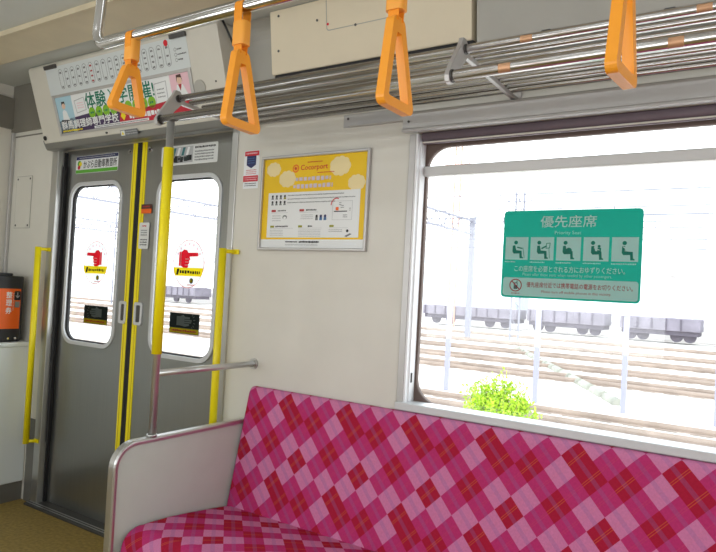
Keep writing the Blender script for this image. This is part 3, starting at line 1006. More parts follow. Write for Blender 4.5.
# ------------------------------------------------------------------ large side window
t = thing('window_1', ((WL + WR) / 2, 0.0, WB), 'large side window above the bench with a sash bar and a rolled-up blind', 'window')
t['kind'] = 'structure'
GY = 0.062
b = MB()
b.box(-0.697, -0.672, -0.011, 0.0, 0.856, 1.853, 'aluminium', 0.002)
b.box(-0.672, -0.664, -0.008, 0.055, 0.876, 1.853, 'reveal_white', 0.001)
b.box(WR - 0.008, WR + 0.03, -0.011, 0.055, 0.856, 1.853, 'aluminium', 0.002)
obj('side_frame', b, t)
b = MB()
b.box(-0.697, WR + 0.03, -0.024, 0.055, 0.853, 0.8815, 'aluminium_light', 0.004)
obj('window_sill', b, t)
o_, i_ = rrect(WL - 0.002, WR, 0.866, 1.852, 0.03, 4), rrect(WL + 0.012, WR - 0.012, 0.878, 1.814, 0.085, 10)
obj('gasket', MB().plate(o_, [i_], XZ, GY - 0.012, GY + 0.014, 'gasket', True), t)
b = MB()
b.box(WL + 0.002, WR - 0.002, GY - 0.022, GY + 0.008, 1.706, 1.743, 'aluminium', 0.003)
obj('sash_bar', b, t)
obj('glass_pane', MB().box(WL + 0.004, WR - 0.004, GY, GY + 0.004, 0.87, 1.707, 'pane_glass'), t)
obj('glass_pane', MB().box(WL + 0.004, WR - 0.004, GY + 0.004, GY + 0.008, 1.742, 1.83, 'pane_glass'), t)
# side channel the blind runs in, with its small catch
b = MB()
b.box(WL + 0.0, WL + 0.008, 0.012, 0.05, 0.882, 1.83, 'reveal_white')
b.box(WL + 0.006, WL + 0.010, 0.02, 0.03, 0.95, 0.985, 'rubber', 0.001)
obj('blind_channel', b, t)

t = thing('roller_blind', (0.4, 0.02, 1.82), 'mauve grey roller blind, rolled up under the casing at the top of the window', 'blind')
obj('rolled_cloth', MB().tube([(WL + 0.013, 0.018, 1.845), (WR - 0.013, 0.018, 1.845)], 0.019, 'blind', 20), t)
b = MB().box(WL + 0.012, WR - 0.012, 0.010, 0.024, 1.819, 1.829, 'blind', 0.002)
b.box(WL + 0.014, WR - 0.012, 0.006, 0.014, 1.8215, 1.8265, 'header_cream', 0.001)
obj('pull_bar', b, t)

t = thing('blind_casing', (0.45, 0, 1.85), 'long grey metal casing along the top of the window', 'casing')
prof = [(-0.0005, 1.929), (-0.036, 1.929), (-0.047, 1.924), (-0.05, 1.915), (-0.050, 1.864), (-0.056, 1.862), (-0.056, 1.853), (-0.03, 1.853), (-0.03, 1.862), (-0.0005, 1.862)]
obj('cover', MB().strip(prof, YZ, -0.708, WR + 0.05, 'aluminium'), t, 0.0015)
obj('screw', MB().tube([(-0.683, -0.0495, 1.889), (-0.683, -0.0525, 1.889)], 0.0045, 'dark_steel', 10), t)

# rail strip left of the casing
t = thing('wall_strip', (-0.86, 0, 1.9), 'grey metal strip on the wall below the luggage rack, beside the blind casing', 'strip')
obj('plate', MB().box(-1.0, -0.709, -0.006, -0.0005, 1.905, 1.957, 'aluminium', 0.002), t)
obj('flange', MB().box(-0.965, -0.709, -0.022, -0.006, 1.905, 1.912, 'aluminium', 0.001), t)
obj('screw', MB().tube([(-0.978, -0.005, 1.94), (-0.978, -0.0085, 1.94)], 0.005, 'dark_steel', 10), t)

# priority seat sign on the glass
SX, SZ, SW, SH = -0.349, 1.279, 0.444, 0.295
t = thing('priority_seat_sign', (SX + SW / 2, GY - 0.001, SZ), 'green and white priority seat sign stuck on the window glass', 'sign')
p = Print((SX, GY - 0.0006, SZ), (1, 0, 0), (0, 0, 1), 0.00025)
p.sheet(rrect(0, SW, 0, SH, 0.013, 6), 0.0006, 'film_green')
A = lambda aa: SW * aa
B = lambda bb: SH * (1 - bb)
p.text('優先座席', A(0.285), B(0.195), A(0.69), B(0.065), 'film_white', 2, 0.009)
p.text('Priority Seat', A(0.395), B(0.285), A(0.585), B(0.235), 'film_white', 2, 0.0)
for i in range(5):
    a0 = 0.022 + i * 0.1945
    p.rect(A(a0), B(0.565), A(a0 + 0.176), B(0.305), 'film_pale', 1)
    cx = A(a0 + 0.088)
    s = SH * 0.26
    zc = B(0.565)
    q = lambda l: [(cx + x * s, zc + y * s) for x, y in l]
    d = 0.0
    if i == 2:
        d = 0.02
    p.poly(disc(cx - 0.13 * s + (0.09 * s if i in (0,) else 0), zc + 0.76 * s, 0.085 * s, 16), 'film_greenpic', 2) if i not in (4,) else p.poly(disc(cx - 0.02 * s, zc + 0.76 * s, 0.085 * s, 16), 'film_greenpic', 2)
    o = {0: -0.05, 1: -0.08, 2: -0.1, 3: -0.06, 4: 0.02}[i]
    p.poly(q([(o - 0.13, 0.62), (o - 0.02, 0.64), (o + 0.03, 0.42), (o + 0.28, 0.40), (o + 0.30, 0.14), (o + 0.36, 0.10), (o + 0.36, 0.06), (o + 0.20, 0.06), (o + 0.18, 0.28), (o - 0.08, 0.27), (o - 0.14, 0.36)]), 'film_greenpic', 2)
    if i == 0:
        p.line((cx + 0.02 * s, zc + 0.55 * s), (cx + 0.26 * s, zc + 0.5 * s), 0.05 * s, 'film_greenpic', 3)
        p.line((cx + 0.28 * s, zc + 0.54 * s), (cx + 0.36 * s, zc + 0.08 * s), 0.02 * s, 'film_greenpic', 3)
    if i == 1:
        p.line((cx - 0.02 * s, zc + 0.5 * s), (cx + 0.2 * s, zc + 0.62 * s), 0.06 * s, 'film_greenpic', 3)
        p.poly(q([(0.16, 0.5), (0.34, 0.52), (0.36, 0.76), (0.18, 0.74)]), 'film_greenpic', 3, [q([(0.19, 0.53), (0.31, 0.545), (0.33, 0.73), (0.205, 0.715)])])
        p.line((cx + 0.30 * s, zc + 0.52 * s), (cx + 0.34 * s, zc + 0.08 * s), 0.02 * s, 'film_greenpic', 3)
    if i == 2:
        p.poly(disc(cx + 0.02 * s, zc + 0.42 * s, 0.13 * s, 16), 'film_greenpic', 3)
    if i == 3:
        p.poly(disc(cx + 0.12 * s, zc + 0.62 * s, 0.06 * s, 12), 'film_greenpic', 3)
        p.poly(q([(0.05, 0.4), (0.2, 0.4), (0.2, 0.56), (0.06, 0.56)]), 'film_greenpic', 3)
        p.line((cx - 0.08 * s, zc + 0.56 * s), (cx + 0.14 * s, zc + 0.46 * s), 0.04 * s, 'film_pale', 4)
    if i == 4:
        p.line((cx - 0.06 * s, zc + 0.6 * s), (cx + 0.12 * s, zc + 0.5 * s), 0.05 * s, 'film_pale', 3)
        p.rect(cx + 0.0 * s, zc + 0.42 * s, cx + 0.03 * s, zc + 0.54 * s, 'film_pale', 4)
    p.bars(A(a0), B(0.605), A(a0 + (0.08, 0.11, 0.11, 0.125, 0.165)[i]), B(0.575), 'film_pale', 1, 2, 0.55)
p.text('この座席を必要とされる方におゆずりください。', A(0.10), B(0.70), A(0.895), B(0.63), 'film_white', 2, 0.005)
p.text('Please offer these seats when needed by other passengers.', A(0.165), B(0.755), A(0.81), B(0.712), 'film_white', 2, 0.0)
p.poly(rrect(A(0.014), A(0.986), B(0.978), B(0.77), 0.009, 5), 'film_pale', 1)
cx, cz = A(0.115), B(0.858)
p.poly(disc(cx, cz, 0.0215, 30), 'film_red', 3, [disc(cx, cz, 0.0185, 30)])
p.poly(rrect(cx - 0.0065, cx + 0.0065, cz - 0.013, cz + 0.009, 0.002, 3), 'film_grey', 2)
p.rect(cx - 0.0045, cz + 0.0, cx + 0.0045, cz + 0.006, 'film_pale', 3)
p.rect(cx + 0.003, cz + 0.008, cx + 0.0055, cz + 0.016, 'film_grey', 2)
p.line((cx - 0.014, cz + 0.014), (cx + 0.014, cz - 0.014), 0.003, 'film_red', 4)
p.bars(cx - 0.014, B(0.96), cx + 0.014, B(0.94), 'film_red', 1, 2, 0.6)
p.text('優先座席付近では携帯電話の電源をお切りください。', A(0.20), B(0.875), A(0.95), B(0.815), 'film_red', 2, 0.006)
p.text('Please turn off mobile phones in this vicinity.', A(0.315), B(0.94), A(0.81), B(0.905), 'film_red', 2, 0.0)
obj('printed_sheet', p.mb, t)

# ------------------------------------------------------------------ box cover above the rack, next cover to its right
t = thing('equipment_cover', (-0.85, -0.1, 2.12), 'cream metal equipment cover with a hatch, on the wall above the luggage rack', 'cover')
prof = [(-0.001, 2.126), (-0.100, 2.126), (-0.103, 2.133), (-0.135, 2.373), (-0.001, 2.373)]
obj('casing', MB().strip(prof, YZ, -1.30, -0.431, 'box_cream'), t, 0.003)
cp = Print((-1.30, -0.1025, 2.126), (1, 0, 0), Vector((0, -0.032, 0.243)))
hx0, hx1, hz0 = 0.278, 0.56, 0.127
m = MB()
c_ = Print((-1.30, -0.1025, 2.126), (1, 0, 0), Vector((0, -0.032, 0.243)))
c_.mb.plate(rrect(hx0, hx1, hz0, 0.30, 0.012, 4), [rrect(hx0 + 0.003, hx1 - 0.003, hz0 + 0.003, 0.30, 0.01, 4)], lambda q, c: c_.P(q, c), 0.0, 0.0008, 'cove_grey')
ht = obj('hatch', c_.mb, t)
for i, q in enumerate(((0.045, 0.225), (0.04, 0.09), (0.235, 0.175), (0.41, 0.128), (0.565, 0.175))):
    s = MB().tube([cp.P(q, 0), cp.P(q, 0.002)], 0.005, 'dark_steel', 10)
    obj('screw', s, t)
s = MB().tube([cp.P((0.285, 0.152), 0.0005), cp.P((0.285, 0.152), 0.0015)], 0.005, 'ink_crimson', 10)
obj('red_dot', s, ht)
obj('seal', MB().box(-1.285, -0.425, -0.101, -0.002, 2.108, 2.1255, 'rubber', 0.004), t)

t = thing('ventilation_cover', (0.8, -0.06, 2.1), 'plain grey cover panel above the luggage rack on the window side', 'cover')
obj('casing', MB().strip([(-0.001, 2.112), (-0.088, 2.112), (-0.094, 2.118), (-0.124, 2.373), (-0.001, 2.373)], YZ, -0.418, 2.6, 'cove_grey'), t, 0.004)
obj('seal', MB().box(-0.405, 2.6, -0.086, -0.002, 2.098, 2.1115, 'dark_steel', 0.003), t)
for k in range(5):
    x = -0.2 + k * 0.35
    obj('clip', MB().box(x, x + 0.03, -0.1, -0.086, 2.104, 2.118, 'dark_steel', 0.003), t)

# ------------------------------------------------------------------ luggage rack
RX0, RX1 = -1.462, 2.5
t = thing('luggage_rack', (0, -0.25, 1.96), 'long steel tube luggage rack above the bench and window', 'luggage rack')
RAILS = [(-0.515, 1.857, 0.0155), (-0.438, 1.955, 0.0122), (-0.370, 1.958, 0.0095), (-0.305, 1.959, 0.0095), (-0.240, 1.958, 0.0095), (-0.176, 1.956, 0.0095), (-0.114, 1.956, 0.0095), (-0.054, 1.955, 0.0095)]
RO = []
for i, (y, z, r) in enumerate(RAILS):
    RO.append(obj('rail', MB().tube([(RX0 - 0.004, y, z), (RX1, y, z)], r, 'rack_steel', 20), t))
for x in (RX0, -0.305):
    pf = [(-0.454, 1.984), (-0.432, 1.984), (-0.421, 1.972), (-0.405, 1.951), (-0.005, 1.944), (-0.005, 1.930), (-0.42, 1.936), (-0.455, 1.90), (-0.492, 1.845), (-0.510, 1.836), (-0.530, 1.838), (-0.536, 1.856), (-0.520, 1.885), (-0.462, 1.965)]
    br = obj('bracket', MB().strip(pf, YZ, x - 0.007, x + 0.007, 'aluminium'), t, 0.002)
    obj('wall_foot', MB().box(x - 0.02, x + 0.02, -0.006, -0.0005, 1.930, 1.962, 'aluminium', 0.002), br)
    for (y, z, r) in RAILS[:2]:
        obj('collar', MB().tube([(x + 0.006, y, z), (x + 0.011, y, z)], r + 0.002, 'dark_steel', 20), br)
for x, i in ((-0.165, 0), (-0.14, 1), (0.225, 0), (0.27, 1)):
    y, z, r = RAILS[i]
    o = MB().strip([(y + (r + 0.0004) * math.cos(math.radians(a)), z + (r + 0.0004) * math.sin(math.radians(a))) for a in range(150, 241, 10)], YZ, x, x + 0.032, 'rail_rub', closed=False, smooth=True)
    obj('worn_patch', o, RO[i], label='brownish worn patch')

# ------------------------------------------------------------------ bench end: partition, pole, cross bar
XP = -1.397
t = thing('bench_end_panel', (XP, -0.35, 0), 'pale grey end panel with a metal rim at the left end of the bench', 'partition')
rim = [(XP, -0.012, 0.706), (XP, -0.668, 0.706), (XP, -0.668, 0.02)]
cen = fillet(rim, 0.075, 10)
vs, fs = [], []
n = len(cen)
for i, q in enumerate(cen):
    d = (cen[min(i + 1, n - 1)] - cen[max(i - 1, 0)]).normalized()
    nn = Vector((0, d.z, -d.y))
    if nn.z < 0 and abs(nn.z) > 0.5:
        nn = -nn
    outw = Vector((0, -d.z, d.y))
    if outw.dot(q - Vector((XP, -0.3, 0.3))) < 0:
        outw = -outw
    for sx, so in ((-0.018, -0.004), (0.018, -0.004), (0.018, 0.006), (0.013, 0.012), (-0.013, 0.012), (-0.018, 0.006)):
        vs.append(q + Vector((sx, 0, 0)) + outw * so)
for i in range(n - 1):
    for k in range(6):
        k2 = (k + 1) % 6
        fs.append((i * 6 + k, i * 6 + k2, (i + 1) * 6 + k2, (i + 1) * 6 + k))
fs += [tuple(range(6)), tuple(range(6 * n - 6, 6 * n))]
obj('rim', MB().add(vs, fs, 'steel'), t, 0.0015)
inner = [(q.y, q.z) for q in cen]
inner = [(y + (0.006 if y < -0.3 else 0), z - 0.006) for y, z in inner] + [(-0.012, 0.02)]
inner[0] = (-0.012, inner[0][1])
obj('panel', MB().strip(inner, YZ, XP - 0.010, XP + 0.010, 'partition_grey'), t)

t = thing('grab_pole', (XP, -0.518, 0.72), 'steel pole with a yellow sleeve rising from the bench end panel to the rack', 'grab pole')
path = [(XP, -0.516, 0.716), (XP, -0.516, 1.8405)]
obj('pole', MB().tube(path, 0.0138, 'pole_steel', 20), t)
obj('sleeve', MB().tube([(XP, -0.518, 1.01), (XP, -0.518, 1.748)], 0.0182, 'yellow', 24), t, label='yellow plastic sleeve')
cb = obj('cross_bar', MB().tube([(XP, -0.518, 0.941), (XP, -0.004, 0.941)], 0.0125, 'pole_steel', 18), t)
obj('flange', MB().tube([(XP, -0.010, 0.941), (XP, -0.0005, 0.941)], 0.022, 'steel', 20), cb)
obj('flange', MB().tube([(XP, -0.518, 0.7185), (XP, -0.518, 0.726)], 0.0185, 'steel', 20), t)

# ------------------------------------------------------------------ bench
BX0, BX1 = -1.378, 2.45
t = thing('train_bench', (0.5, -0.35, 0), 'long bench seat in pink and red diamond checked cloth below the window', 'bench')


def cushion(prof, v_of, u0=-1.0690, w_=0.0933, hgt=0.1, capm='seat_fabric', r_end=0.03):
    """prof: list of (y,z); open profile swept along x with rounded left end; UV in lattice units"""
    mb = MB()
    n = len(prof)
    cy = sum(q[0] for q in prof) / n
    cz = sum(q[1] for q in prof) / n
    L = [0.0]
    for i in range(1, n):
        L.append(L[-1] + math.hypot(prof[i][0] - prof[i - 1][0], prof[i][1] - prof[i - 1][1]))
    xs = []
    K = 6
    for i in range(K + 1):
        a = math.radians(90 * i / K)
        xs.append((BX0 + r_end * (1 - math.sin(a)), r_end * (1 - math.cos(a))))
    xs = [(BX0, r_end)] + [(BX0 + r_end * (1 - math.cos(math.radians(90 * i / K))), r_end * (1 - math.sin(math.radians(90 * i / K)))) for i in range(1, K + 1)]
    NX = 40
    xs += [(BX0 + r_end + (BX1 - BX0 - r_end) * i / NX, 0.0) for i in range(1, NX + 1)]
    vs, uvs, fs = [], [], []
    for x, ins in xs:
        for j, (y, z) in enumerate(prof):
            a, c = prof[max(j - 1, 0)], prof[min(j + 1, n - 1)]
            d = Vector((c[0] - a[0], c[1] - a[1])).normalized()
            nn = Vector((-d.y, d.x))
            if nn.dot(Vector((y - cy, z - cz))) < 0:
                nn = -nn
            vs.append((x, y - nn.x * ins, z - nn.y * ins))
            uvs.append(((x - u0) / w_, (v_of(L[j]) / hgt)))
    for i in range(len(xs) - 1):
        for j in range(n - 1):
            fs.append((i * n + j, i * n + j + 1, (i + 1) * n + j + 1, (i + 1) * n + j))
    mb.add(vs, fs, 'seat_fabric', True)
    o = len(mb.v)
    mb.add(vs[:n], [tuple(range(n))], 'seat_fabric')
    uvs += uvs[:n]
    mb.add(vs[(len(xs) - 1) * n:], [tuple(range(n))], 'seat_fabric')
    uvs += uvs[(len(xs) - 1) * n:(len(xs)) * n]
    mb.uv = uvs
    return mb


def arc(cy, cz, r, a0, a1, n=8):
    return [(cy + r * math.cos(math.radians(a0 + (a1 - a0) * i / n)), cz + r * math.sin(math.radians(a0 + (a1 - a0) * i / n))) for i in range(n + 1)]


# backrest: from the crease up over the rounded top and down behind
tx = Vector((0.1, 0.466)).normalized()
prof = [(-0.153, 0.35), (-0.145, 0.387)] + [(-0.145 + 0.1 * f, 0.387 + 0.466 * f) for f in (0.15, 0.3, 0.45, 0.6, 0.75, 0.85, 0.90)]
prof += [(-0.0505, 0.826), (-0.0455, 0.8375), (-0.0385, 0.8465), (-0.0295, 0.8515), (-0.02, 0.8525), (-0.012, 0.848), (-0.012, 0.35)]
crease_len = math.hypot(0.008, 0.037)
bk = cushion(prof, lambda l: (l - crease_len) - 0.2286, r_end=0.014)
obj('backrest', bk, t)
# cushion: from the crease forward over the nose and under
top = [(-0.10, 0.384), (-0.145, 0.388), (-0.25, 0.402), (-0.35, 0.414), (-0.45, 0.424), (-0.54, 0.428)]
prof = top + arc(-0.575, 0.358, 0.071, 75, 180, 8) + arc(-0.606, 0.335, 0.04, 195, 270, 4) + [(-0.10, 0.295)]
bk = cushion(prof, lambda l: 0.503 - 0.10 - l, u0=-1.0850, hgt=0.096, r_end=0.022)
obj('seat_cushion', bk, t)
obj('base', MB().box(BX0 + 0.005, BX1, -0.56, -0.03, 0.0, 0.292, 'seat_base', 0.01), t)

b = MB().tube([(-1.534, -0.165, 2.372), (-1.526, -0.145, 2.34), (-1.508, -0.12, 2.28), (-1.488, -0.06, 2.20), (-1.476, -0.006, 2.10)], 0.005, 'black', 8)
tag(obj('cable', b), 'thin black cable curving from the ceiling down the wall right of the door header', 'cable')

# ------------------------------------------------------------------ strap rail and hanging straps
PY, PZ_ = -1.0, 1.905
path = fillet([(-1.142, PY + 0.03, ZC), (-1.142, PY, PZ_), (2.3, PY, PZ_)], 0.042, 10)
t = thing('strap_rail', (0.5, PY, PZ_), 'horizontal steel pipe under the ceiling from which the orange straps hang', 'rail')
obj('pipe', MB().tube(path, 0.014, 'chrome', 22), t)
obj('flange', MB().tube([(-1.142, PY + 0.03, ZC - 0.008), (-1.142, PY + 0.03, ZC)], 0.03, 'steel', 22), t)
obj('hanger', MB().tube([(1.9, PY, ZC), (1.9, PY, PZ_)], 0.012, 'chrome', 16), t)


def strap(x, y_c, hz0, hh, hw, yawdeg, label, lean=0.0):
    """triangular grip hanging from the pipe by a sleeved belt; the grip lies across the pipe"""
    t = thing('hanging_strap', (x, PY, PZ_), label, 'hanging strap', 'orange hanging straps')
    zt = hz0 + hh                      # top of grip
    R = Matrix.Rotation(math.radians(yawdeg), 3, 'Z')

    def place(p_, d):                  # p_ = (along y, z), d = thickness along x
        v = R @ Vector((d, p_[0], 0))
        f = (zt - p_[1]) / hh
        return (x + v.x + lean * 0, PY + v.y + (y_c - PY) * max(0.0, f), p_[1])
    # belt: loop over the pipe
    wb = 0.0118
    loop = arc(PY, PZ_, 0.0155, 0, 180, 12)
    down = zt - 0.004
    outer = [(PY + 0.0095, down)] + [(PY + 0.0155, PZ_ - 0.02)] + loop + [(PY - 0.0155, PZ_ - 0.02), (PY - 0.0095, down)]
    inn = [(q[0] + (PY - q[0]) * 0.16, q[1] + ((PZ_ - q[1]) * 0.16 if q[1] > PZ_ else 0)) for q in outer]
    n = len(outer)
    vs = []
    for xx in (x - wb, x + wb):
        vs += [(xx, q[0], q[1]) for q in outer] + [(xx, q[0], q[1]) for q in inn]
    fs = []
    for i in range(n - 1):
        fs += [(i, i + 1, 2 * n + i + 1, 2 * n + i), (n + i, n + i + 1, 3 * n + i + 1, 3 * n + i), (i, i + 1, n + i + 1, n + i), (2 * n + i, 2 * n + i + 1, 3 * n + i + 1, 3 * n + i)]
    fs += [(0, n, 3 * n, 2 * n), (n - 1, 2 * n - 1, 4 * n - 1, 3 * n - 1)]
    obj('belt', MB().add(vs, fs, 'orange_belt'), t)
    # sleeve
    s = MB().strip(rrect(-0.0195, 0.0195, -0.0145, 0.0145, 0.010, 5), lambda q, z: (x + q[0], PY + q[1], z), zt + 0.016, zt + 0.070, 'orange_sleeve', smooth=True)
    obj('sleeve', s, t, 0.0015)
    # grip
    tw = 0.040
    lw = 0.0175
    out = []
    base = [(-hw / 2, hz0), (hw / 2, hz0), (tw / 2, zt + 0.004), (-tw / 2, zt + 0.004)]
    o3 = fillet([(q[0], q[1], 0) for q in [((base[0][0] + base[1][0]) / 2, hz0)] + base[1:] + [base[0]] + [((base[0][0] + base[1][0]) / 2, hz0)]], 0.014, 6)
    o2 = [(q.x, q.y) for q in o3[:-1]]
    sl = (hw - tw) / 2 / hh
    iz0 = hz0 + 0.019
    iw0 = hw / 2 - sl * 0.019 - lw
    iz1 = zt - 0.026
    iw1 = max(0.004, hw / 2 - sl * (iz1 - hz0) - lw)
    i3 = fillet([(0, iz0, 0), (iw0, iz0, 0), (iw1, iz1, 0), (-iw1, iz1, 0), (-iw0, iz0, 0), (0, iz0, 0)], 0.0035, 3)
    i2 = [(q.x, q.y) for q in i3[:-1]]
    g = MB().plate(o2, [i2], place, -0.0092, 0.0092, 'orange')
    obj('grip', g, t, 0.0045)


strap(-0.986, -1.006, 1.702, 0.122, 0.120, 4, 'farthest orange hanging strap, in front of the advert above the door')
strap(-0.597, -0.985, 1.628, 0.172, 0.124, 2, 'second orange hanging strap from the door, in front of the end of the luggage rack')
strap(-0.190, -0.986, 1.628, 0.172, 0.122, 0, 'orange hanging strap in front of the cream equipment cover')
strap(0.226, -0.996, 1.626, 0.172, 0.118, -5, 'nearest orange hanging strap, hanging over the right part of the window')

# ------------------------------------------------------------------ ceiling lamps (behind the view)
for i, (x, y) in enumerate(((-2.2, -0.95), (-0.7, -0.95), (0.8, -0.95), (2.3, -0.95), (-2.2, -1.85), (-0.7, -1.85), (0.8, -1.85), (2.3, -1.85))):
    row = 'window side' if y > -1.2 else 'aisle side'
    t = thing('ceiling_light', (x, y, ZC), '%s fluorescent ceiling lamp from the door end, %s row' % (('first', 'second', 'third', 'fourth')[i % 4], row), 'lamp', 'ceiling lamps')
    obj('tray', MB().box(x - 0.63, x + 0.63, y - 0.06, y + 0.06, ZC - 0.018, ZC - 0.0005, 'panel_white', 0.004), t)
    obj('tube', MB().tube([(x - 0.6, y, ZC - 0.036), (x + 0.6, y, ZC - 0.036)], 0.015, 'tube_light', 14), t)

# ------------------------------------------------------------------ outside
GZ = -1.1
b = MB().box(-160, 90, 1.5, 200, GZ - 0.5, GZ - 0.12, 'gravel')
g = struct('ground', b)
ORD = ('nearest', 'second', 'third', 'fourth', 'fifth', 'sixth')
for i, yc in enumerate((11.7, 18.7, 22.2, 26.6, 31.5, 38.0)):
    t = thing('railway_track', (-20, yc, GZ - 0.12), '%s railway track out from the window, rusty rails on pale ballast' % ORD[i], 'railway track', 'railway tracks outside')
    for s in (-0.5335, 0.5335):
        pf = [(yc + s - 0.06, GZ - 0.11), (yc + s + 0.06, GZ - 0.11), (yc + s + 0.012, GZ - 0.08), (yc + s + 0.034, GZ - 0.03), (yc + s + 0.034, GZ + 0.03), (yc + s - 0.034, GZ + 0.03), (yc + s - 0.034, GZ - 0.03), (yc + s - 0.012, GZ - 0.08)]
        obj('rail', MB().strip(pf, YZ, -120, 60, 'rail_brown'), t)
    b = MB()
    k = -60.0
    while k < 14:
        b.box(k, k + 0.22, yc - 1.0, yc + 1.0, GZ - 0.2, GZ - 0.105, 'sleeper')
        k += 0.62
    obj('sleepers', b, t, kind='stuff')
# fence posts beyond the nearest track
for i, (x, y) in enumerate(((-8.9, 13.4), (-6.70, 13.4), (-4.35, 13.4), (-2.40, 13.7), (-0.52, 13.7))):
    lab = ('pale lavender post far left beyond the window frame', 'pale lavender post at the left of the window, left of the green bush', 'pale lavender post right beside the green bush', 'pale lavender post behind the lower right corner of the sign', 'pale lavender post at the right edge of the view')[i]
    t = thing('fence_post', (x, y, GZ - 0.12), lab, 'post', 'pale posts beside the track')
    obj('shaft', MB().box(x - 0.055, x + 0.055, y - 0.055, y + 0.055, GZ - 0.12, 1.0, 'post_paint', 0.01), t)
    obj('cap', MB().box(x - 0.065, x + 0.065, y - 0.065, y + 0.065, 1.0, 1.05, 'post_paint', 0.01), t)
# cable cover running diagonally over the ballast
b = MB()
q0, q1 = Vector((-10.2, 29.0, GZ - 0.1)), Vector((-2.6, 14.6, GZ - 0.1))
nseg = 13
for k in range(nseg):
    p0 = q0.lerp(q1, (k + 0.06) / nseg)
    p1 = q0.lerp(q1, (k + 0.86) / nseg)
    b.tube([p0, p1], 0.16, 'cable_cover', 8)
tag(obj('cable_duct', b), 'segmented cable duct running diagonally across the tracks', 'cable duct')
# bush
t = thing('bush', (-3.62, 9.0, GZ - 0.12), 'bright yellow-green bush in the lower left of the window', 'bush')
lf, tw_ = MB(), MB()
for k in range(70):
    a, r_ = random.uniform(0, 6.28), 0.55 * math.sqrt(random.random())
    bx, by = -3.62 + r_ * math.cos(a) * 0.5, 9.0 + r_ * math.sin(a) * 0.5
    hgt = random.uniform(0.65, 1.15) * (1 - 0.35 * (r_ / 0.55) ** 2)
    tipp = Vector((-3.62 + r_ * math.cos(a) * 1.25, 9.0 + r_ * math.sin(a) * 1.1, GZ - 0.12 + hgt))
    st = Vector((bx, by, GZ - 0.12))
    tw_.tube([st, st.lerp(tipp, 0.5) + Vector((0, 0, 0.04)), tipp], 0.006, 'twig', 5)
    for j in range(60):
        c = st.lerp(tipp, random.uniform(0.3, 1.03)) + Vector([random.gauss(0, 0.045) for _ in range(3)])
        d = Vector((random.gauss(0, 1), random.gauss(0, 1), random.gauss(0.7, 0.6))).normalized()
        sd = d.cross(Vector((random.gauss(0, 1), random.gauss(0, 1), random.gauss(0, 1)))).normalized()
        l_, w2 = random.uniform(0.06, 0.10), random.uniform(0.014, 0.024)
        lf.add([c, c + d * l_ * 0.5 + sd * w2, c + d * l_, c + d * l_ * 0.5 - sd * w2], [(0, 1, 2, 3)], 'leaf')
obj('foliage', lf, t)
obj('stems', tw_, t)


def wagon(x, y, L_, h, label):
    t = thing('freight_wagon', (x + L_ / 2, y, GZ - 0.1), label, 'wagon', 'parked freight wagons')
    obj('body', MB().box(x, x + L_, y, y + 2.4, GZ + 0.75, GZ + 0.75 + h, 'wagon_grey', 0.05), t)
    for k in range(int(L_ / 0.9)):
        obj('rib', MB().box(x + 0.2 + k * 0.9, x + 0.3 + k * 0.9, y - 0.05, y + 0.01, GZ + 0.8, GZ + 0.7 + h, 'wagon_dark'), t)
    obj('chassis', MB().box(x + 0.1, x + L_ - 0.1, y + 0.2, y + 2.2, GZ + 0.45, GZ + 0.76, 'wagon_dark', 0.02), t)
    for k in (0.13, 0.29, 0.71, 0.87):
        obj('wheel', MB().tube([(x + L_ * k, y + 0.5, GZ + 0.40), (x + L_ * k, y + 0.65, GZ + 0.40)], 0.40, 'wagon_dark', 20), t)


wagon(-24.0, 45.5, 8.0, 0.75, 'farthest left low grey freight wagon beyond the tracks')
wagon(-15.2, 45.5, 5.6, 0.9, 'low grey freight wagon behind the bottom of the sign')
wagon(-8.6, 45.5, 5.0, 0.85, 'low grey freight wagon just right of the sign')
wagon(-63.0, 45.5, 12.0, 0.95, 'long low grey freight wagon seen through the left door window')
wagon(-48.5, 45.5, 13.0, 0.95, 'long low grey freight wagon seen through the right door window')
wagon(-2.6, 45.5, 6.0, 0.6, 'low grey freight wagon at the right edge of the window')
# platform with pillars and canopy behind the wagons
t = thing('station_platform', (-20, 49, GZ - 0.12), 'white station platform with pillars and a flat canopy behind the wagons', 'platform')
obj('slab', MB().box(-75, 25, 49.5, 55, GZ - 0.1, GZ + 1.0, 'pale_concrete', 0.03), t)
for k in range(13):
    x = -62 + k * 6.2
    obj('pillar', MB().box(x, x + 0.4, 51, 51.4, GZ + 1.0, 3.6, 'pale_concrete', 0.02), t)
obj('canopy', MB().box(-70, 20, 49, 55.5, 3.6, 3.95, 'building_white', 0.03), t)
for k, (x, wd, h, m_) in enumerate(((-66, 22, 11, 'building_white'), (-42, 14, 8, 'building_blue'), (-25, 18, 14, 'building_white'), (-3, 20, 10, 'building_white'))):
    t = thing('building', (x + wd / 2, 78, GZ), ('wide white building seen hazily through the left door window', 'low pale blue building between the white ones', 'tall white building behind the sign', 'white building right of the sign')[k], 'building', 'hazy buildings')
    obj('walls', MB().box(x, x + wd, 76, 90, GZ - 0.12, h, m_), t)
    obj('parapet', MB().box(x - 0.2, x + wd + 0.2, 75.8, 90.2, h, h + 0.5, 'building_white'), t)
    for r_ in range(int((h - 1) / 3)):
        for c in range(int(wd / 4)):
            obj('window', MB().box(x + 1 + c * 4, x + 3 + c * 4, 75.9, 76.05, 1.2 + r_ * 3, 2.6 + r_ * 3, 'building_blue'), t)
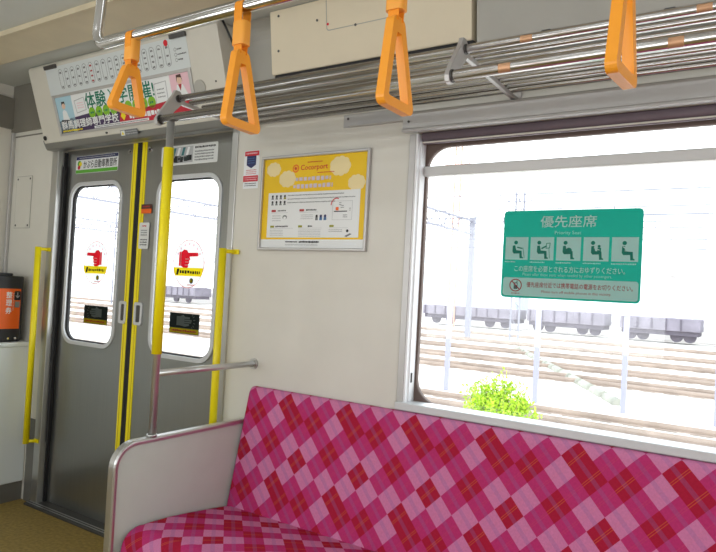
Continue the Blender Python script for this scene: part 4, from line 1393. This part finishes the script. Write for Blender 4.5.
# overhead line masts with cross arms
for k, (x, y, m_, top_) in enumerate(((-20.5, 45 - 1.5, 'mast_red', 13.2), (-34.0, 34.8, 'mast_grey', 7.6), (-12.4, 34.8, 'mast_grey', 7.6), (-50.0, 34.8, 'mast_grey', 7.6), (5.0, 34.8, 'mast_grey', 7.6))):
    lab = ('tall reddish lattice mast in the upper left corner of the window', 'grey overhead line mast seen through the right door window', 'grey overhead line mast behind the sign', 'grey overhead line mast seen through the left door window', 'grey overhead line mast off the right edge')[k]
    t = thing('line_mast', (x, y, GZ - 0.12), lab, 'mast', 'overhead line masts')
    b = MB()
    for sx in (-0.25, 0.25):
        b.box(x + sx - 0.045, x + sx + 0.045, y - 0.05, y + 0.05, GZ - 0.12, top_, m_)
    z = GZ
    s = 1
    while z < top_ - 0.6:
        b.tube([(x - 0.25 * s, y, z), (x + 0.25 * s, y, z + 0.6)], 0.02, m_, 5)
        s = -s
        z += 0.6
    obj('mast', b, t)
    arms = [(top_ - 0.6, 1.6), (top_ - 1.8, 2.2)]
    for z, l_ in arms:
        a = MB().tube([(x - l_ / 2, y - 0.1, z), (x + l_ / 2, y - 0.1, z)], 0.035, m_, 6)
        for q in (-0.42, 0, 0.42):
            a.tube([(x + q * l_, y - 0.1, z), (x + q * l_, y - 0.1, z + 0.25)], 0.05, m_, 6)
        obj('cross_arm', a, t)
# gantries over the tracks at left (seen through the doors)
for k, x in enumerate((-46.0, -27.5, -15.0)):
    t = thing('line_gantry', (x, 25, GZ - 0.12), ('farthest lattice gantry across the tracks, seen through the left door window', 'middle lattice gantry across the tracks, seen through the door windows', 'lattice gantry across the tracks in the upper left of the large window')[k], 'gantry', 'overhead line gantries')
    b = MB()
    for z in (5.0, 5.8):
        b.box(x - 0.06, x + 0.06, 9.8, 34, z - 0.05, z + 0.05, 'mast_grey')
    y = 9.8
    s = 0
    while y < 33.5:
        b.tube([(x, y, 5.0 if s else 5.8), (x, y + 0.8, 5.8 if s else 5.0)], 0.03, 'mast_grey', 5)
        s = 1 - s
        y += 0.8
    obj('beam', b, t)
    for y in (9.8, 34.0):
        obj('column', MB().box(x - 0.15, x + 0.15, y - 0.15, y + 0.15, GZ - 0.12, 6.0, 'mast_grey', 0.02), t)
for k, (y, z) in enumerate(((18.7, 4.0), (22.2, 4.0), (26.6, 4.0), (31.5, 4.0), (34.5, 6.0))):
    b = MB().tube([(-110, y, z), (50, y, z)], 0.018, 'wire_dark', 6)
    if k < 4:
        b.tube([(-110, y, z + 0.75), (50, y, z + 0.75)], 0.018, 'wire_dark', 6)
        for q in range(40):
            b.tube([(-100 + q * 3.7, y, z), (-100 + q * 3.7, y, z + 0.75)], 0.012, 'wire_dark', 5)
    tag(obj('overhead_wire', b), '%s overhead wire out from the train, running along above the tracks' % ORD[k], 'wire', 'overhead wires')
